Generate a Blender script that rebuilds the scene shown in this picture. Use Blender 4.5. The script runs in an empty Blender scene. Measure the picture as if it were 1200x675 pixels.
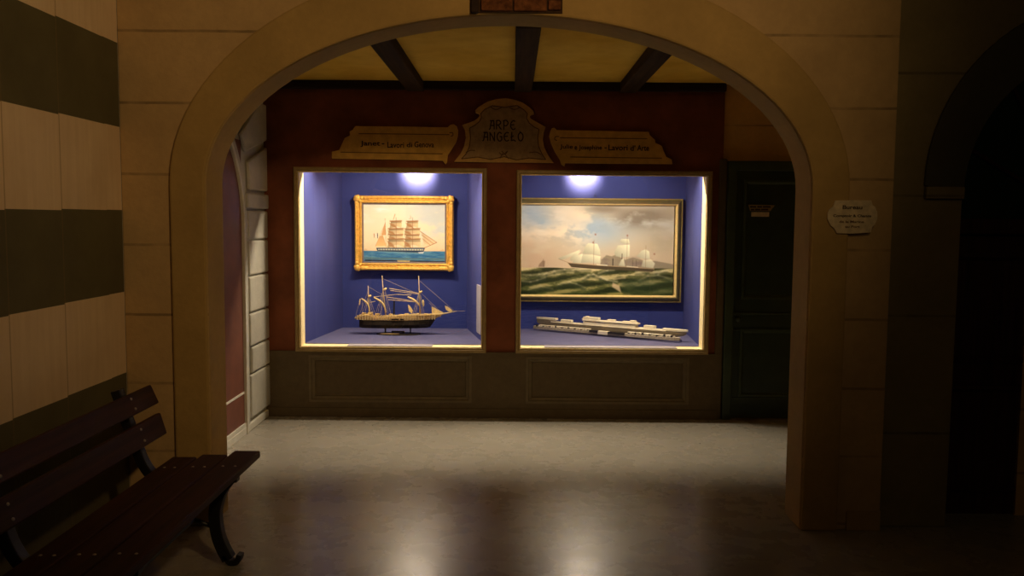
import bpy, bmesh, math, random
import numpy as np
from mathutils import Vector, Matrix

sc = bpy.context.scene
COL = sc.collection
rnd = random.Random(7)
R = math.radians

# ---------------------------------------------------------------- camera
FPX, PITCH, ROLL, EYE = 1000.0, R(4.5), R(0.45), 1.55
def ray(px, py):
    u = (px - 600) / FPX; v = -(py - 337.5) / FPX
    c, s = math.cos(ROLL), math.sin(ROLL)
    u, v = u*c - v*s, u*s + v*c
    return u, math.cos(PITCH) + v*math.sin(PITCH), -math.sin(PITCH) + v*math.cos(PITCH)
def at(px, py, Y):            # a pixel of the photograph -> the point at real distance Y
    r = ray(px, py); t = Y / r[1]
    return Vector((r[0]*t, Y, EYE + r[2]*t))
def atz(px, py, Z):           # a pixel of the photograph -> the point at height Z
    r = ray(px, py); t = (Z - EYE) / r[2]
    return Vector((r[0]*t, r[1]*t, Z))
cam_d = bpy.data.cameras.new('camera'); cam = bpy.data.objects.new('camera', cam_d); COL.objects.link(cam)
cam_d.sensor_width = 36; cam_d.lens = 36 * FPX / 1200; cam_d.clip_start = 0.05
fwd = Vector((0, math.cos(PITCH), -math.sin(PITCH)))
up0 = Vector((0, math.sin(PITCH), math.cos(PITCH))); rt0 = Vector((1, 0, 0))
c_, s_ = math.cos(ROLL), math.sin(ROLL)
rt = rt0*c_ + up0*s_; up = up0*c_ - rt0*s_
m3 = Matrix((rt, up, -fwd)).transposed()
cam.matrix_world = Matrix.Translation((0, 0, EYE)) @ m3.to_4x4()
sc.camera = cam

# ---------------------------------------------------------------- view
vs = sc.view_settings
sc.display_settings.display_device = 'sRGB'
vs.view_transform = 'Standard'; vs.look = 'None'; vs.gamma = 1.0; vs.exposure = 0.0
vs.use_curve_mapping = False
w = bpy.data.worlds.new('world'); sc.world = w; w.use_nodes = True
w.node_tree.nodes['Background'].inputs[0].default_value = (0.9, 0.6, 0.35, 1)
w.node_tree.nodes['Background'].inputs[1].default_value = 0.0

# ---------------------------------------------------------------- materials
def lin(c):
    return tuple(((x/255)/12.92 if x/255 <= .04045 else ((x/255 + .055)/1.055)**2.4) for x in c)
class NT:
    def __init__(s, name):
        s.m = bpy.data.materials.new(name); s.m.use_nodes = True
        s.t = s.m.node_tree; s.b = s.t.nodes['Principled BSDF']
    def n(s, typ, **kw):
        nd = s.t.nodes.new(typ)
        for k, v in kw.items(): setattr(nd, k, v)
        return nd
    def l(s, a, b): s.t.links.new(a, b)
    def math(s, op, a, b=None, c=None):
        nd = s.n('ShaderNodeMath', operation=op)
        for i, x in enumerate((a, b, c)):
            if x is None: continue
            if isinstance(x, (int, float)): nd.inputs[i].default_value = x
            else: s.l(x, nd.inputs[i])
        return nd.outputs[0]
    def mix(s, f, a, b):
        nd = s.n('ShaderNodeMix', data_type='RGBA')
        for i, x in ((0, f), (6, a), (7, b)):
            if isinstance(x, (int, float)): nd.inputs[i].default_value = x
            elif isinstance(x, tuple): nd.inputs[i].default_value = (*x[:3], 1)
            else: s.l(x, nd.inputs[i])
        return nd.outputs[2]
    def pos(s):
        return s.n('ShaderNodeTexCoord').outputs['Object']
    def noise(s, vec, scale, detail=4, rough=.6):
        nd = s.n('ShaderNodeTexNoise'); nd.inputs['Scale'].default_value = scale
        nd.inputs['Detail'].default_value = detail; nd.inputs['Roughness'].default_value = rough
        s.l(vec, nd.inputs['Vector']); return nd.outputs['Fac']
    def bump(s, h, strength, dist=.01):
        nd = s.n('ShaderNodeBump'); nd.inputs['Strength'].default_value = strength
        nd.inputs['Distance'].default_value = dist
        s.l(h, nd.inputs['Height']); s.l(nd.outputs[0], s.b.inputs['Normal'])
    def ramp(s, f, lo, hi):
        nd = s.n('ShaderNodeMapRange'); nd.inputs[1].default_value = lo; nd.inputs[2].default_value = hi
        s.l(f, nd.inputs[0]); return nd.outputs[0]
def plain(name, col, rough=.6, var=.15, scale=12, bump=.0, metal=0, spec=.5, stretch=None, bscale=None):
    t = NT(name); p = t.pos()
    if stretch:
        mp = t.n('ShaderNodeMapping'); mp.inputs['Scale'].default_value = stretch; t.l(p, mp.inputs[0]); p = mp.outputs[0]
    f = t.ramp(t.noise(p, scale), .3, .7)
    d = tuple(x*(1-var) for x in col); u = tuple(min(1, x*(1+var)) for x in col)
    t.l(t.mix(f, d, u), t.b.inputs['Base Color'])
    t.b.inputs['Roughness'].default_value = rough; t.b.inputs['Metallic'].default_value = metal
    t.b.inputs['Specular IOR Level'].default_value = spec
    if bump: t.bump(t.noise(p, bscale or scale*3), bump)
    return t.m

def stone(name, col, z0=None, pitch=.346, rough=.85):
    """painted ashlar: mottled plaster with thin dark bed joints every pitch metres"""
    t = NT(name); p = t.pos()
    f = t.ramp(t.noise(p, 2.2, 6), .3, .7)
    base = t.mix(f, tuple(x*.82 for x in col), tuple(x*1.12 for x in col))
    f2 = t.ramp(t.noise(p, 25, 3), .35, .65)
    base = t.mix(t.math('MULTIPLY', f2, .18), base, tuple(x*.6 for x in col))
    if z0 is not None:
        sx = t.n('ShaderNodeSeparateXYZ'); t.l(p, sx.inputs[0])
        wob = t.math('MULTIPLY', t.math('SUBTRACT', t.noise(p, 3), .5), .012)
        z = t.math('ADD', sx.outputs[2], wob)
        k = t.math('DIVIDE', t.math('SUBTRACT', z, z0 - 50*pitch), pitch)
        d = t.math('ABSOLUTE', t.math('SUBTRACT', t.math('FRACT', t.math('ADD', k, .5)), .5))
        line = t.math('LESS_THAN', d, .0065/pitch)
        fade = t.math('MULTIPLY', line, t.ramp(t.noise(p, 4), .3, .6))
        base = t.mix(t.math('MULTIPLY', fade, .6), base, tuple(x*.2 for x in col))
        t.bump(t.math('SUBTRACT', t.noise(p, 40), t.math('MULTIPLY', line, .8)), .35, .006)
    else:
        t.bump(t.noise(p, 40), .3, .006)
    t.l(base, t.b.inputs['Base Color']); t.b.inputs['Roughness'].default_value = rough
    t.b.inputs['Specular IOR Level'].default_value = .25
    return t.m

def wood(name, col, axis='Y', rough=.5, dark=.45):
    t = NT(name); p = t.pos()
    mp = t.n('ShaderNodeMapping'); s = {'X': (2, 40, 40), 'Y': (40, 2, 40), 'Z': (40, 40, 2)}[axis]
    mp.inputs['Scale'].default_value = s; t.l(p, mp.inputs[0])
    f = t.ramp(t.noise(mp.outputs[0], 1.0, 5), .3, .7)
    t.l(t.mix(f, tuple(x*dark for x in col), tuple(x*1.2 for x in col)), t.b.inputs['Base Color'])
    t.b.inputs['Roughness'].default_value = rough
    t.b.inputs['Specular IOR Level'].default_value = .2
    t.bump(f, .2, .003)
    return t.m

M = {}
STONE = (.55, .38, .185)
M['stone'] = stone('painted_sandstone', STONE, z0=.38)
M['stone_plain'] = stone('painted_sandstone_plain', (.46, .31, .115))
M['stone_alcove'] = stone('alcove_sandstone', (.62, .40, .14), z0=2.30, pitch=.345)
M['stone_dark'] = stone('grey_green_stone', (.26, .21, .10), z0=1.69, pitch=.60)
M['stone_black'] = stone('near_black_stone', (.09, .08, .05))  # near-black tone of the right doorway's archivolt
M['quoin'] = stone('white_quoin_stone', (.56, .54, .47))
M['rim'] = stone('white_rim_stone', (.72, .70, .62))
M['red_wall'] = plain('oxblood_painted_wall', (.21, .066, .029), .75, .3, 3.5, .15, spec=.2)
M['dado_line'] = plain('olive_brown_highlight', (.145, .11, .058), .6, .12, 20, .1, spec=.4)  # lighter than the dado: moulding highlights put into the colour
M['dado'] = plain('olive_brown_paint', (.115, .085, .045), .7, .12, 20, .1, spec=.25)
M['case_frame'] = plain('olive_gold_moulding', (.33, .23, .09), .5, .15, 30, .05)
M['gold_line'] = plain('pale_gilt_line', (.75, .58, .25), .4, .1, 30)
M['lining'] = plain('cream_lining', (.85, .72, .42), .6, .04, 6, spec=.2)
M['blue'] = plain('ultramarine_panel', (.031, .047, .225), .75, .10, 2.5, .06, spec=.2, bscale=60)
M['shelf'] = plain('slate_blue_shelf', (.105, .105, .22), .5, .12, 4, .06, spec=.4, bscale=60)
M['blue_side'] = plain('ultramarine_side_panel', (.046, .058, .225), .6, .10, 2.5, .06, spec=.3, bscale=60)
M['gold'] = plain('burnished_gold_leaf', (.80, .47, .09), .45, .25, 40, .25, metal=.35)
M['slip'] = plain('dark_grey_slip', (.16, .12, .12), .6, .1, 30)
M['olive_gilt'] = plain('olive_gilt_frame', (.36, .28, .09), .4, .2, 30, .05, metal=.3)
M['dark_olive'] = plain('dark_olive_frame', (.10, .085, .036), .5, .2, 30, .05)
M['white'] = plain('ivory_white_paint', (.76, .69, .53), .5, .06, 40)
M['grey_white'] = plain('shaded_ivory', (.38, .33, .245), .6, .3, 90)  # ivory darkened to stand in for sides in shade
M['shaded_hull'] = plain('shaded_hull_side', (.20, .165, .115), .6, .15, 60)  # shade on the liner's hull side, put into a darker tan
M['black_glass'] = plain('black_window_strip', (.015, .014, .016), .3, .1, 40)
M['hull'] = plain('dark_tarred_hull', (.016, .011, .007), .6, .3, 40, spec=.2)
M['brass_wood'] = plain('gilded_timber', (.46, .30, .10), .5, .75, 110, .3)
M['spar'] = plain('pale_spar_wood', (.54, .40, .21), .5, .2, 80)
M['rope'] = plain('fine_rigging_thread', (.42, .33, .26), .7, .2, 120)
M['sail'] = plain('furled_cream_sail', (.72, .54, .23), .7, .25, 60, .2)
M['black'] = plain('black_iron', (.010, .009, .009), .45, .2, 30, .1)
M['plaque_grey'] = plain('lavender_grey_card', (.34, .31, .35), .7, .08, 30)
M['cream_card'] = plain('cream_card', (.80, .70, .45), .7, .05, 30)
M['brass'] = plain('brass_plate', (.78, .52, .18), .35, .1, 60, metal=.5)
M['sign'] = plain('ochre_scroll_board', (.62, .37, .085), .75, .15, 18, .15, spec=.2)
M['sign_rim'] = plain('ochre_sign_rim', (.54, .33, .11), .7, .15, 25, .1, spec=.2)
M['sign_field'] = plain('grey_tan_sign_field', (.37, .25, .13), .8, .2, 25, .2, spec=.2)
M['ink'] = plain('dark_brown_lettering', (.045, .022, .01), .8, .1, 30, spec=.1)
M['ink_soft'] = plain('faded_brown_lettering', (.14, .07, .022), .8, .1, 30, spec=.1)
M['groove'] = plain('mid_brown_paint', (.17, .09, .03), .8, .1, 30, spec=.1)  # brown of the lines drawn on the scroll boards
M['plaque'] = plain('parchment_board', (.74, .62, .42), .8, .2, 25, .1, spec=.2)
M['green'] = plain('bottle_green_paint', (.022, .040, .020), .45, .25, 8, .06)
M['green_line'] = plain('green_moulding', (.040, .062, .030), .45, .25, 8, .06)
M['red_door'] = plain('red_brown_door', (.17, .055, .032), .6, .15, 9, .06)
M['wine'] = wood('wine_red_slat', (.058, .021, .008), 'Y', .6)
M['door_wood'] = wood('dark_red_door_wood', (.05, .016, .010), 'Z', .55)
M['beam'] = wood('dark_timber_beam', (.055, .030, .010), 'Y', .9)
M['shade_strip'] = wood('dark_shade_strip', (.035, .020, .014), 'X', .8)  # for dark strips that stand in for shading
M['brick'] = plain('old_red_brick', (.15, .058, .024), .9, .6, 30, .5, spec=.1)
M['mortar'] = plain('dark_mortar', (.06, .035, .018), .95, .3, 30, .3, spec=.1)
M['bolt'] = plain('worn_steel_bolt', (.55, .50, .42), .35, .1, 30, metal=.8)
M['dark_plaster'] = plain('dark_corridor_plaster', (.10, .075, .04), .9, .2, 4, .1)
M['fanlight'] = plain('dark_green_fanlight', (.012, .03, .014), .2, .2, 8)

def ceil_mat():
    t = NT('ochre_ceiling_plaster'); p = t.pos()
    f = t.ramp(t.noise(p, 1.6, 6), .3, .72)
    g = t.ramp(t.noise(p, 7, 5), .35, .7)
    c = t.mix(f, (.76, .46, .05), (.93, .66, .13)); c = t.mix(t.math('MULTIPLY', g, .35), c, (.58, .32, .04))
    t.l(c, t.b.inputs['Base Color']); t.b.inputs['Roughness'].default_value = .9
    t.b.inputs['Specular IOR Level'].default_value = .1
    t.bump(t.noise(p, 18), .2); return t.m
M['ceil'] = ceil_mat()

def stripe_mat():
    t = NT('striped_marble_panels'); p = t.pos()
    sx = t.n('ShaderNodeSeparateXYZ'); t.l(p, sx.inputs[0])
    y, z = sx.outputs[1], sx.outputs[2]
    # each panel's bands sit a few millimetres off its neighbour's
    k = t.math('DIVIDE', t.math('SUBTRACT', y, 3.655 - 4.1), .41)
    cell = t.math('FLOOR', k); off = t.math('MULTIPLY', t.math('SINE', t.math('MULTIPLY', cell, 7.3)), .006)
    zz = t.math('DIVIDE', t.math('SUBTRACT', t.math('ADD', z, off), .37), .808)
    band = t.math('MAXIMUM', t.math('LESS_THAN', t.math('FRACT', zz), .5), t.math('LESS_THAN', z, .5))       # dark up from the floor
    f = t.ramp(t.noise(p, 3, 6), .3, .7)
    mp = t.n('ShaderNodeMapping'); mp.inputs['Scale'].default_value = (1, 14, .8); t.l(p, mp.inputs[0])
    g = t.ramp(t.noise(mp.outputs[0], 2, 4), .35, .7)
    light = t.mix(f, (.78, .60, .40), (.90, .72, .50)); light = t.mix(t.math('MULTIPLY', g, .3), light, (.62, .44, .24))
    dark = t.mix(f, (.11, .098, .050), (.15, .135, .070))
    c = t.mix(band, light, dark)
    fr = t.math('FRACT', k); seam = t.math('LESS_THAN', fr, .02)
    seam = t.math('MULTIPLY', seam, t.math('LESS_THAN', y, 3.75))
    c = t.mix(t.math('MULTIPLY', seam, .6), c, t.mix(band, (.40, .26, .12), (.20, .15, .07)))
    t.l(c, t.b.inputs['Base Color']); t.b.inputs['Roughness'].default_value = .7
    t.b.inputs['Specular IOR Level'].default_value = .2
    t.bump(t.math('SUBTRACT', t.noise(p, 30), seam), .25, .006)
    return t.m
M['stripes'] = stripe_mat()

def floor_mat():
    t = NT('polished_screed_floor'); p = t.pos()
    f = t.ramp(t.noise(p, 1.3, 4), .2, .8)
    g = t.ramp(t.noise(p, 9, 3, .5), .25, .75)
    c = t.mix(f, (.35, .325, .28), (.415, .385, .335)); c = t.mix(t.math('MULTIPLY', g, .18), c, (.22, .19, .14))
    v = t.n('ShaderNodeTexVoronoi'); v.inputs['Scale'].default_value = 5.5; t.l(p, v.inputs['Vector'])
    spot = t.math('LESS_THAN', v.outputs['Distance'], .035)
    c = t.mix(t.math('MULTIPLY', spot, .8), c, (.05, .045, .035))
    t.l(c, t.b.inputs['Base Color'])
    rr = t.n('ShaderNodeMapRange'); rr.inputs[1].default_value = .3; rr.inputs[2].default_value = .7
    rr.inputs[3].default_value = .24; rr.inputs[4].default_value = .31; t.l(t.noise(p, 5, 5), rr.inputs[0])
    t.l(rr.outputs[0], t.b.inputs['Roughness'])
    t.b.inputs['Specular IOR Level'].default_value = .5
    t.bump(t.noise(p, 2.2, 1), .05, .02)
    return t.m
M['floor'] = floor_mat()

def glass_mat():
    t = NT('clear_display_glass')
    nt = t.t; out = nt.nodes['Material Output']; nt.nodes.remove(t.b)
    tr = t.n('ShaderNodeBsdfTransparent'); gl = t.n('ShaderNodeBsdfGlossy'); gl.inputs['Roughness'].default_value = .0
    tr.inputs[0].default_value = (.97, .98, .98, 1)
    lw = t.n('ShaderNodeLayerWeight'); lw.inputs[0].default_value = .5
    fr = t.math('MULTIPLY_ADD', t.math('POWER', lw.outputs['Facing'], 5.0), .96, .04)   # Schlick
    mx = t.n('ShaderNodeMixShader'); t.l(fr, mx.inputs[0]); t.l(tr.outputs[0], mx.inputs[1]); t.l(gl.outputs[0], mx.inputs[2])
    t.l(mx.outputs[0], out.inputs[0]); return t.m
M['glass'] = glass_mat()

def canvas_mat(name):
    t = NT(name); a = t.n('ShaderNodeAttribute', attribute_name='paint')
    t.l(a.outputs['Color'], t.b.inputs['Base Color']); t.b.inputs['Roughness'].default_value = .6
    t.b.inputs['Specular IOR Level'].default_value = .15
    t.bump(t.noise(t.pos(), 180, 2), .08, .002)
    return t.m

# ---------------------------------------------------------------- mesh helpers
def obj(name, bm, m, parent=None, smooth=False, bevel=0, segs=2):
    me = bpy.data.meshes.new(name)
    bmesh.ops.recalc_face_normals(bm, faces=bm.faces[:])
    bm.to_mesh(me); bm.free()
    for mm in (m if isinstance(m, (list, tuple)) else [m]): me.materials.append(mm)
    if smooth:
        for p in me.polygons: p.use_smooth = True
    o = bpy.data.objects.new(name, me); COL.objects.link(o)
    if parent is not None:
        o.parent = parent
        o.matrix_parent_inverse = Matrix.Translation(-world_loc(parent))
    if bevel:
        b = o.modifiers.new('bevel', 'BEVEL'); b.width = bevel; b.segments = segs; b.limit_method = 'ANGLE'; b.angle_limit = R(40)
    return o
def world_loc(o):
    return o.location.copy() if o.type == 'EMPTY' else Vector((0, 0, 0))
def thing(name, label, cat, loc, group=None):
    o = bpy.data.objects.new(name, None); COL.objects.link(o); o.location = loc
    o.empty_display_size = .1
    return tag(o, label, cat, group)
def tag(o, label, cat, group=None):
    o['label'] = label; o['category'] = cat
    if group: o['group'] = group
    return o
def struct(name, bm, m, parent=None, **kw):
    o = obj(name, bm, m, parent, **kw)
    if parent is None: o['kind'] = 'structure'
    return o
def sthing(name, loc, label=None):
    o = bpy.data.objects.new(name, None); COL.objects.link(o); o.location = loc; o['kind'] = 'structure'
    if label: o['label'] = label
    return o

def box(bm, x0, x1, y0, y1, z0, z1, mi=0):
    v = [bm.verts.new(p) for p in ((x0,y0,z0),(x1,y0,z0),(x1,y1,z0),(x0,y1,z0),(x0,y0,z1),(x1,y0,z1),(x1,y1,z1),(x0,y1,z1))]
    for f in ((0,3,2,1),(4,5,6,7),(0,1,5,4),(1,2,6,5),(2,3,7,6),(3,0,4,7)):
        bm.faces.new([v[i] for i in f]).material_index = mi
    return v
def prism(bm, pts, a, b, axis='y', mi=0):
    """closed 2-D outline extruded between a and b; axis y: pts=(x,z); x: pts=(y,z); z: pts=(x,y)"""
    def P(p, t):
        return {'y': (p[0], t, p[1]), 'x': (t, p[0], p[1]), 'z': (p[0], p[1], t)}[axis]
    A = [bm.verts.new(P(p, a)) for p in pts]; B = [bm.verts.new(P(p, b)) for p in pts]
    n = len(pts); fs = []
    for i in range(n): fs.append(bm.faces.new((A[i], A[(i+1) % n], B[(i+1) % n], B[i])))
    fs += [bm.faces.new(A[::-1]), bm.faces.new(B)]
    for f in fs: f.material_index = mi
    return fs
def ring(bm, inner, outer, a, b, closed=True, mi=0):
    """band between two matching (x,z) outlines, from y=a (front) to y=b"""
    n = len(inner); V = []
    for p, q in zip(inner, outer):
        V.append([bm.verts.new((p[0], a, p[1])), bm.verts.new((q[0], a, q[1])), bm.verts.new((q[0], b, q[1])), bm.verts.new((p[0], b, p[1]))])
    for i in range(n if closed else n-1):
        j = (i+1) % n
        for k in range(4):
            bm.faces.new((V[i][k], V[j][k], V[j][(k+1) % 4], V[i][(k+1) % 4])).material_index = mi
    if not closed:
        bm.faces.new(V[0]).material_index = mi; bm.faces.new(V[-1][::-1]).material_index = mi
def rect(x0, x1, z0, z1): return [(x0, z0), (x1, z0), (x1, z1), (x0, z1)]
def frame_profile(bm, x0, x1, z0, z1, prof, mi=0):
    """mitred picture-frame moulding: prof = list of (inset from outer edge, y) closed section"""
    n = len(prof); V = []
    for cx, cz, sx, sz in ((x0, z0, 1, 1), (x1, z0, -1, 1), (x1, z1, -1, -1), (x0, z1, 1, -1)):
        V.append([bm.verts.new((cx + sx*i, y, cz + sz*i)) for i, y in prof])
    for c in range(4):
        d = (c+1) % 4
        for k in range(n):
            bm.faces.new((V[c][k], V[d][k], V[d][(k+1) % n], V[c][(k+1) % n])).material_index = mi
def tube(bm, pts, r, seg=8, mi=0, cap=True):
    pts = [Vector(p) for p in pts]; n = len(pts)
    rs = r if isinstance(r, (list, tuple)) else [r]*n
    rings = []; prev = None
    for i, p in enumerate(pts):
        t = (pts[min(i+1, n-1)] - pts[max(i-1, 0)]).normalized()
        if prev is None:
            a = Vector((0, 1, 0)) if abs(t.y) < .9 else Vector((1, 0, 0))
        else: a = prev
        u = (a - t*a.dot(t)).normalized(); v = t.cross(u); prev = u
        rings.append([bm.verts.new(p + (u*math.cos(2*math.pi*k/seg) + v*math.sin(2*math.pi*k/seg))*rs[i]) for k in range(seg)])
    for i in range(n-1):
        for k in range(seg):
            bm.faces.new((rings[i][k], rings[i][(k+1) % seg], rings[i+1][(k+1) % seg], rings[i+1][k])).material_index = mi
    if cap:
        bm.faces.new(rings[0][::-1]).material_index = mi; bm.faces.new(rings[-1]).material_index = mi
def smooth_path(pts, n=6):
    pts = [Vector(p) for p in pts]; out = []
    q = [pts[0]*2 - pts[1]] + pts + [pts[-1]*2 - pts[-2]]
    for i in range(1, len(q)-2):
        for k in range(n):
            t = k/n; a, b, c, d = q[i-1], q[i], q[i+1], q[i+2]
            out.append(.5*((2*b) + (c-a)*t + (2*a-5*b+4*c-d)*t*t + (3*b-a-3*c+d)*t**3))
    out.append(pts[-1]); return out
def ribbon(bm, pts, wid, y0, y1):
    """flat stroke of a letter in the xz plane"""
    n = len(pts); L = []
    for i, p in enumerate(pts):
        a = Vector(pts[max(i-1, 0)]); b = Vector(pts[min(i+1, n-1)]); t = (b-a)
        if t.length < 1e-9: t = Vector((1, 0))
        t.normalize(); nn = Vector((-t.y, t.x)); ww = wid[i] if isinstance(wid, (list, tuple)) else wid
        L.append((Vector(p) + nn*ww/2, Vector(p) - nn*ww/2))
    V = [[bm.verts.new((q.x, y, q.y)) for y in (y0, y1) for q in ab] for ab in L]   # f-left f-right b-left b-right
    for i in range(n-1):
        a, b = V[i], V[i+1]
        bm.faces.new((a[0], a[1], b[1], b[0])); bm.faces.new((a[2], b[2], b[3], a[3]))
        bm.faces.new((a[0], b[0], b[2], a[2])); bm.faces.new((a[1], a[3], b[3], b[1]))
    bm.faces.new((V[0][0], V[0][2], V[0][3], V[0][1])); bm.faces.new((V[-1][0], V[-1][1], V[-1][3], V[-1][2]))
def text_mesh(bm, body, x, z, width, height, y, depth=.002, shear=.0, rot=0):
    """writing fitted to a box width x height whose lower left corner is (x, z), facing the camera"""
    cu = bpy.data.curves.new('t', 'FONT'); cu.body = body; cu.extrude = .02; cu.offset = .018; cu.shear = shear; cu.resolution_u = 3
    to = bpy.data.objects.new('t', cu); COL.objects.link(to)
    dg = bpy.context.evaluated_depsgraph_get(); me = bpy.data.meshes.new_from_object(to.evaluated_get(dg))
    bpy.data.objects.remove(to)
    co = np.empty(len(me.vertices)*3); me.vertices.foreach_get('co', co); co = co.reshape(-1, 3)
    mn, mx = co.min(0), co.max(0); sp = mx - mn
    co = (co - mn)/np.where(sp == 0, 1, sp)
    cr, sr = math.cos(rot), math.sin(rot)
    vs_ = []
    for p in co:
        dx, dz = p[0]*width, p[1]*height
        vs_.append(bm.verts.new((x + dx*cr - dz*sr, y - p[2]*depth, z + dx*sr + dz*cr)))
    for f in me.polygons:
        try: bm.faces.new([vs_[i] for i in f.vertices])
        except ValueError: pass
    bpy.data.meshes.remove(me)
def ellipse_arch(cx, a, zs, b, z0, n=48, a0=0.0, a1=math.pi):
    """opening outline from the left foot over the arch to the right foot"""
    pts = [(cx - a, z0)] if z0 is not None else []
    for i in range(n+1):
        t = math.pi - (math.pi)*i/n
        pts.append((cx + a*math.cos(t), zs + b*math.sin(t)))
    if z0 is not None: pts.append((cx + a, z0))
    return pts

# ---------------------------------------------------------------- room
XL, YW, YB, YT = -1.925, 4.22, 6.65, 4.46       # left wall, arch wall front, shop front, arch wall back
bm = bmesh.new(); box(bm, -2.2, 4.2, -2.3, 8.0, -.1, 0); struct('floor', bm, M['floor'])
bm = bmesh.new(); box(bm, XL-.2, XL, -2.2, YW, 0, 3.3); struct('wall_left', bm, M['stripes'])
bm = bmesh.new(); box(bm, XL-.2, XL, YW, 8.0, 0, 3.3); struct('wall_left', bm, M['quoin'])
bm = bmesh.new(); box(bm, -2.2, 4.2, -2.2, YW, 3.3, 3.4); struct('ceiling', bm, M['dark_plaster'])
bm = bmesh.new(); box(bm, XL, 2.7, YT, 8.0, 2.61, 2.7); struct('ceiling', bm, M['ceil'])
bm = bmesh.new(); box(bm, 2.7, 2.8, YT, 8.0, 0, 2.7); struct('wall_alcove_right', bm, M['stone_alcove'])
bm = bmesh.new(); box(bm, -2.2, 4.2, -2.3, -2.2, 0, 3.3); struct('wall_rear', bm, M['dark_plaster'])
bm = bmesh.new(); box(bm, 4.1, 4.2, -2.2, YW, 0, 3.3); struct('wall_right', bm, M['dark_plaster'])

# arch wall
CX, AW, ZS, AH = -.020, 1.487, 1.72, .822
XR = 1.873
inner = ellipse_arch(CX, AW, ZS, AH, 0)
outl = [(XL, 0), (XL, 3.3), (XR, 3.3), (XR, 0)] + inner[::-1]
bm = bmesh.new(); prism(bm, outl, YW, YT)
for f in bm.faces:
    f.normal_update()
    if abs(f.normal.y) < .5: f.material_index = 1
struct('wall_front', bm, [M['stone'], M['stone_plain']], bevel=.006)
# archivolt band standing proud of the wall
outer = ellipse_arch(CX+.005, AW+.180, ZS, AH+.268, 0)
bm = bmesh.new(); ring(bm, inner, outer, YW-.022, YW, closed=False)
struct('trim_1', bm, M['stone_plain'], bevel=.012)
# corner pilaster step left of the archivolt and right of it
bm = bmesh.new(); box(bm, 1.70, XR, YW-.010, YW, 0, .10); struct('baseboard_front', bm, M['stone_plain'], bevel=.004)

# brick patch over the crown
pt = thing('brick_patch', 'patch of dark red bricks exposed in the plaster over the crown of the arch', 'brickwork', (.015, YW-.022, 2.56))
bm = bmesh.new(); box(bm, -.200, .232, YW-.030, YW, 2.546, 2.86); obj('mortar_bed', bm, M['mortar'], pt)
bm = bmesh.new()
for r_ in range(5):
    z = 2.552 + r_*.062; x = -.16
    while x < .22:
        w_ = .10 + rnd.random()*.16; x1 = min(x + w_, .224)
        if x1 - x > .03: box(bm, x + rnd.random()*.006, x1, YW-.040 - rnd.random()*.010, YW-.025, z + rnd.random()*.008, z + .052 + rnd.random()*.006)
        x = x1 + .006
obj('bricks', bm, M['brick'], pt, bevel=.006)
bm = bmesh.new(); box(bm, -.206, -.172, YW-.050, YW, 2.543, 2.86); obj('recess_shade', bm, M['shade_strip'], pt, bevel=.004)  # dark strip standing in for the shaded recess beside the bricks

# dark flank at the right with a second, unlit arched doorway
YR = 4.27
fl_open = [(2.235, 0), (2.235, 1.70)]
for i in range(25):
    t = math.pi - math.pi*i/24
    fl_open.append((2.97 + .735*math.cos(t), 1.70 + .72*math.sin(t)))
fl_open += [(3.705, 0)]
fl = [(XR, 0), (XR, 3.3), (4.1, 3.3), (4.1, 0)] + fl_open[::-1]
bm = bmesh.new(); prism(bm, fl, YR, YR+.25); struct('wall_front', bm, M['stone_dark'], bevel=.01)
ai, ao = [], []
for i in range(33):
    t = math.pi - math.pi*i/32
    ai.append((2.97 + .735*math.cos(t), 1.70 + .72*math.sin(t))); ao.append((2.97 + .93*math.cos(t), 1.74 + .93*math.sin(t)))
bm = bmesh.new(); box(bm, 2.045, 2.235, YR-.03, YR, 1.675, 1.735); struct('trim_10', bm, M['stone_dark'], bevel=.006)
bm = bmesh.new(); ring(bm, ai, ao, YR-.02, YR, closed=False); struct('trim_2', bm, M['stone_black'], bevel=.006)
d3 = sthing('door_3', (2.97, YR+.2, 0), 'dark wine red arched double door at the far right, barely lit')
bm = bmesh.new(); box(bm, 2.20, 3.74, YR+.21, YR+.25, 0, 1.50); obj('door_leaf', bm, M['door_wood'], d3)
for xa, xb in ((2.30, 2.90), (3.02, 3.64)):
    for za, zb in ((.12, .70), (.82, 1.40)):
        bm = bmesh.new(); frame_profile(bm, xa, xb, za, zb, [(0, YR+.21), (0, YR+.195), (.02, YR+.19), (.04, YR+.21)]); obj('panel_moulding', bm, M['door_wood'], d3)
bm = bmesh.new(); box(bm, 2.20, 3.74, YR+.15, YR+.25, 1.50, 1.58); obj('transom', bm, M['door_wood'], d3, bevel=.008)
bm = bmesh.new(); box(bm, 2.20, 3.74, YR+.23, YR+.25, 1.58, 2.45); obj('fanlight', bm, M['fanlight'], d3)
for a in (30, 60, 90, 120, 150):
    bm = bmesh.new(); tube(bm, [(2.97 + .1*math.cos(R(a)), YR+.22, 1.60 + .1*math.sin(R(a))), (2.97 + .8*math.cos(R(a)), YR+.22, 1.60 + .8*math.sin(R(a)))], .012); obj('glazing_bar', bm, M['door_wood'], d3)

# back wall: red shop front with the two window openings, stone beside it
LW = (-1.662, -.216, .548, 1.925); RW = (.062, 1.508, .548, 1.915)     # openings (behind the mouldings)
XE = 1.625
bm = bmesh.new(); y0, y1 = YB, YB+.14
box(bm, XL, LW[0], y0, y1, 0, 2.61); box(bm, LW[1], RW[0], y0, y1, 0, 2.61); box(bm, RW[1], XE, y0, y1, 0, 2.61)
for W in (LW, RW):
    box(bm, W[0], W[1], y0, y1, 0, W[2]); box(bm, W[0], W[1], y0, y1, W[3], 2.61)
struct('wall_back', bm, M['red_wall'])
bm = bmesh.new(); box(bm, XE, 2.7, YB+.03, YB+.14, 0, 2.61); struct('wall_back', bm, M['stone_alcove'])
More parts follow.
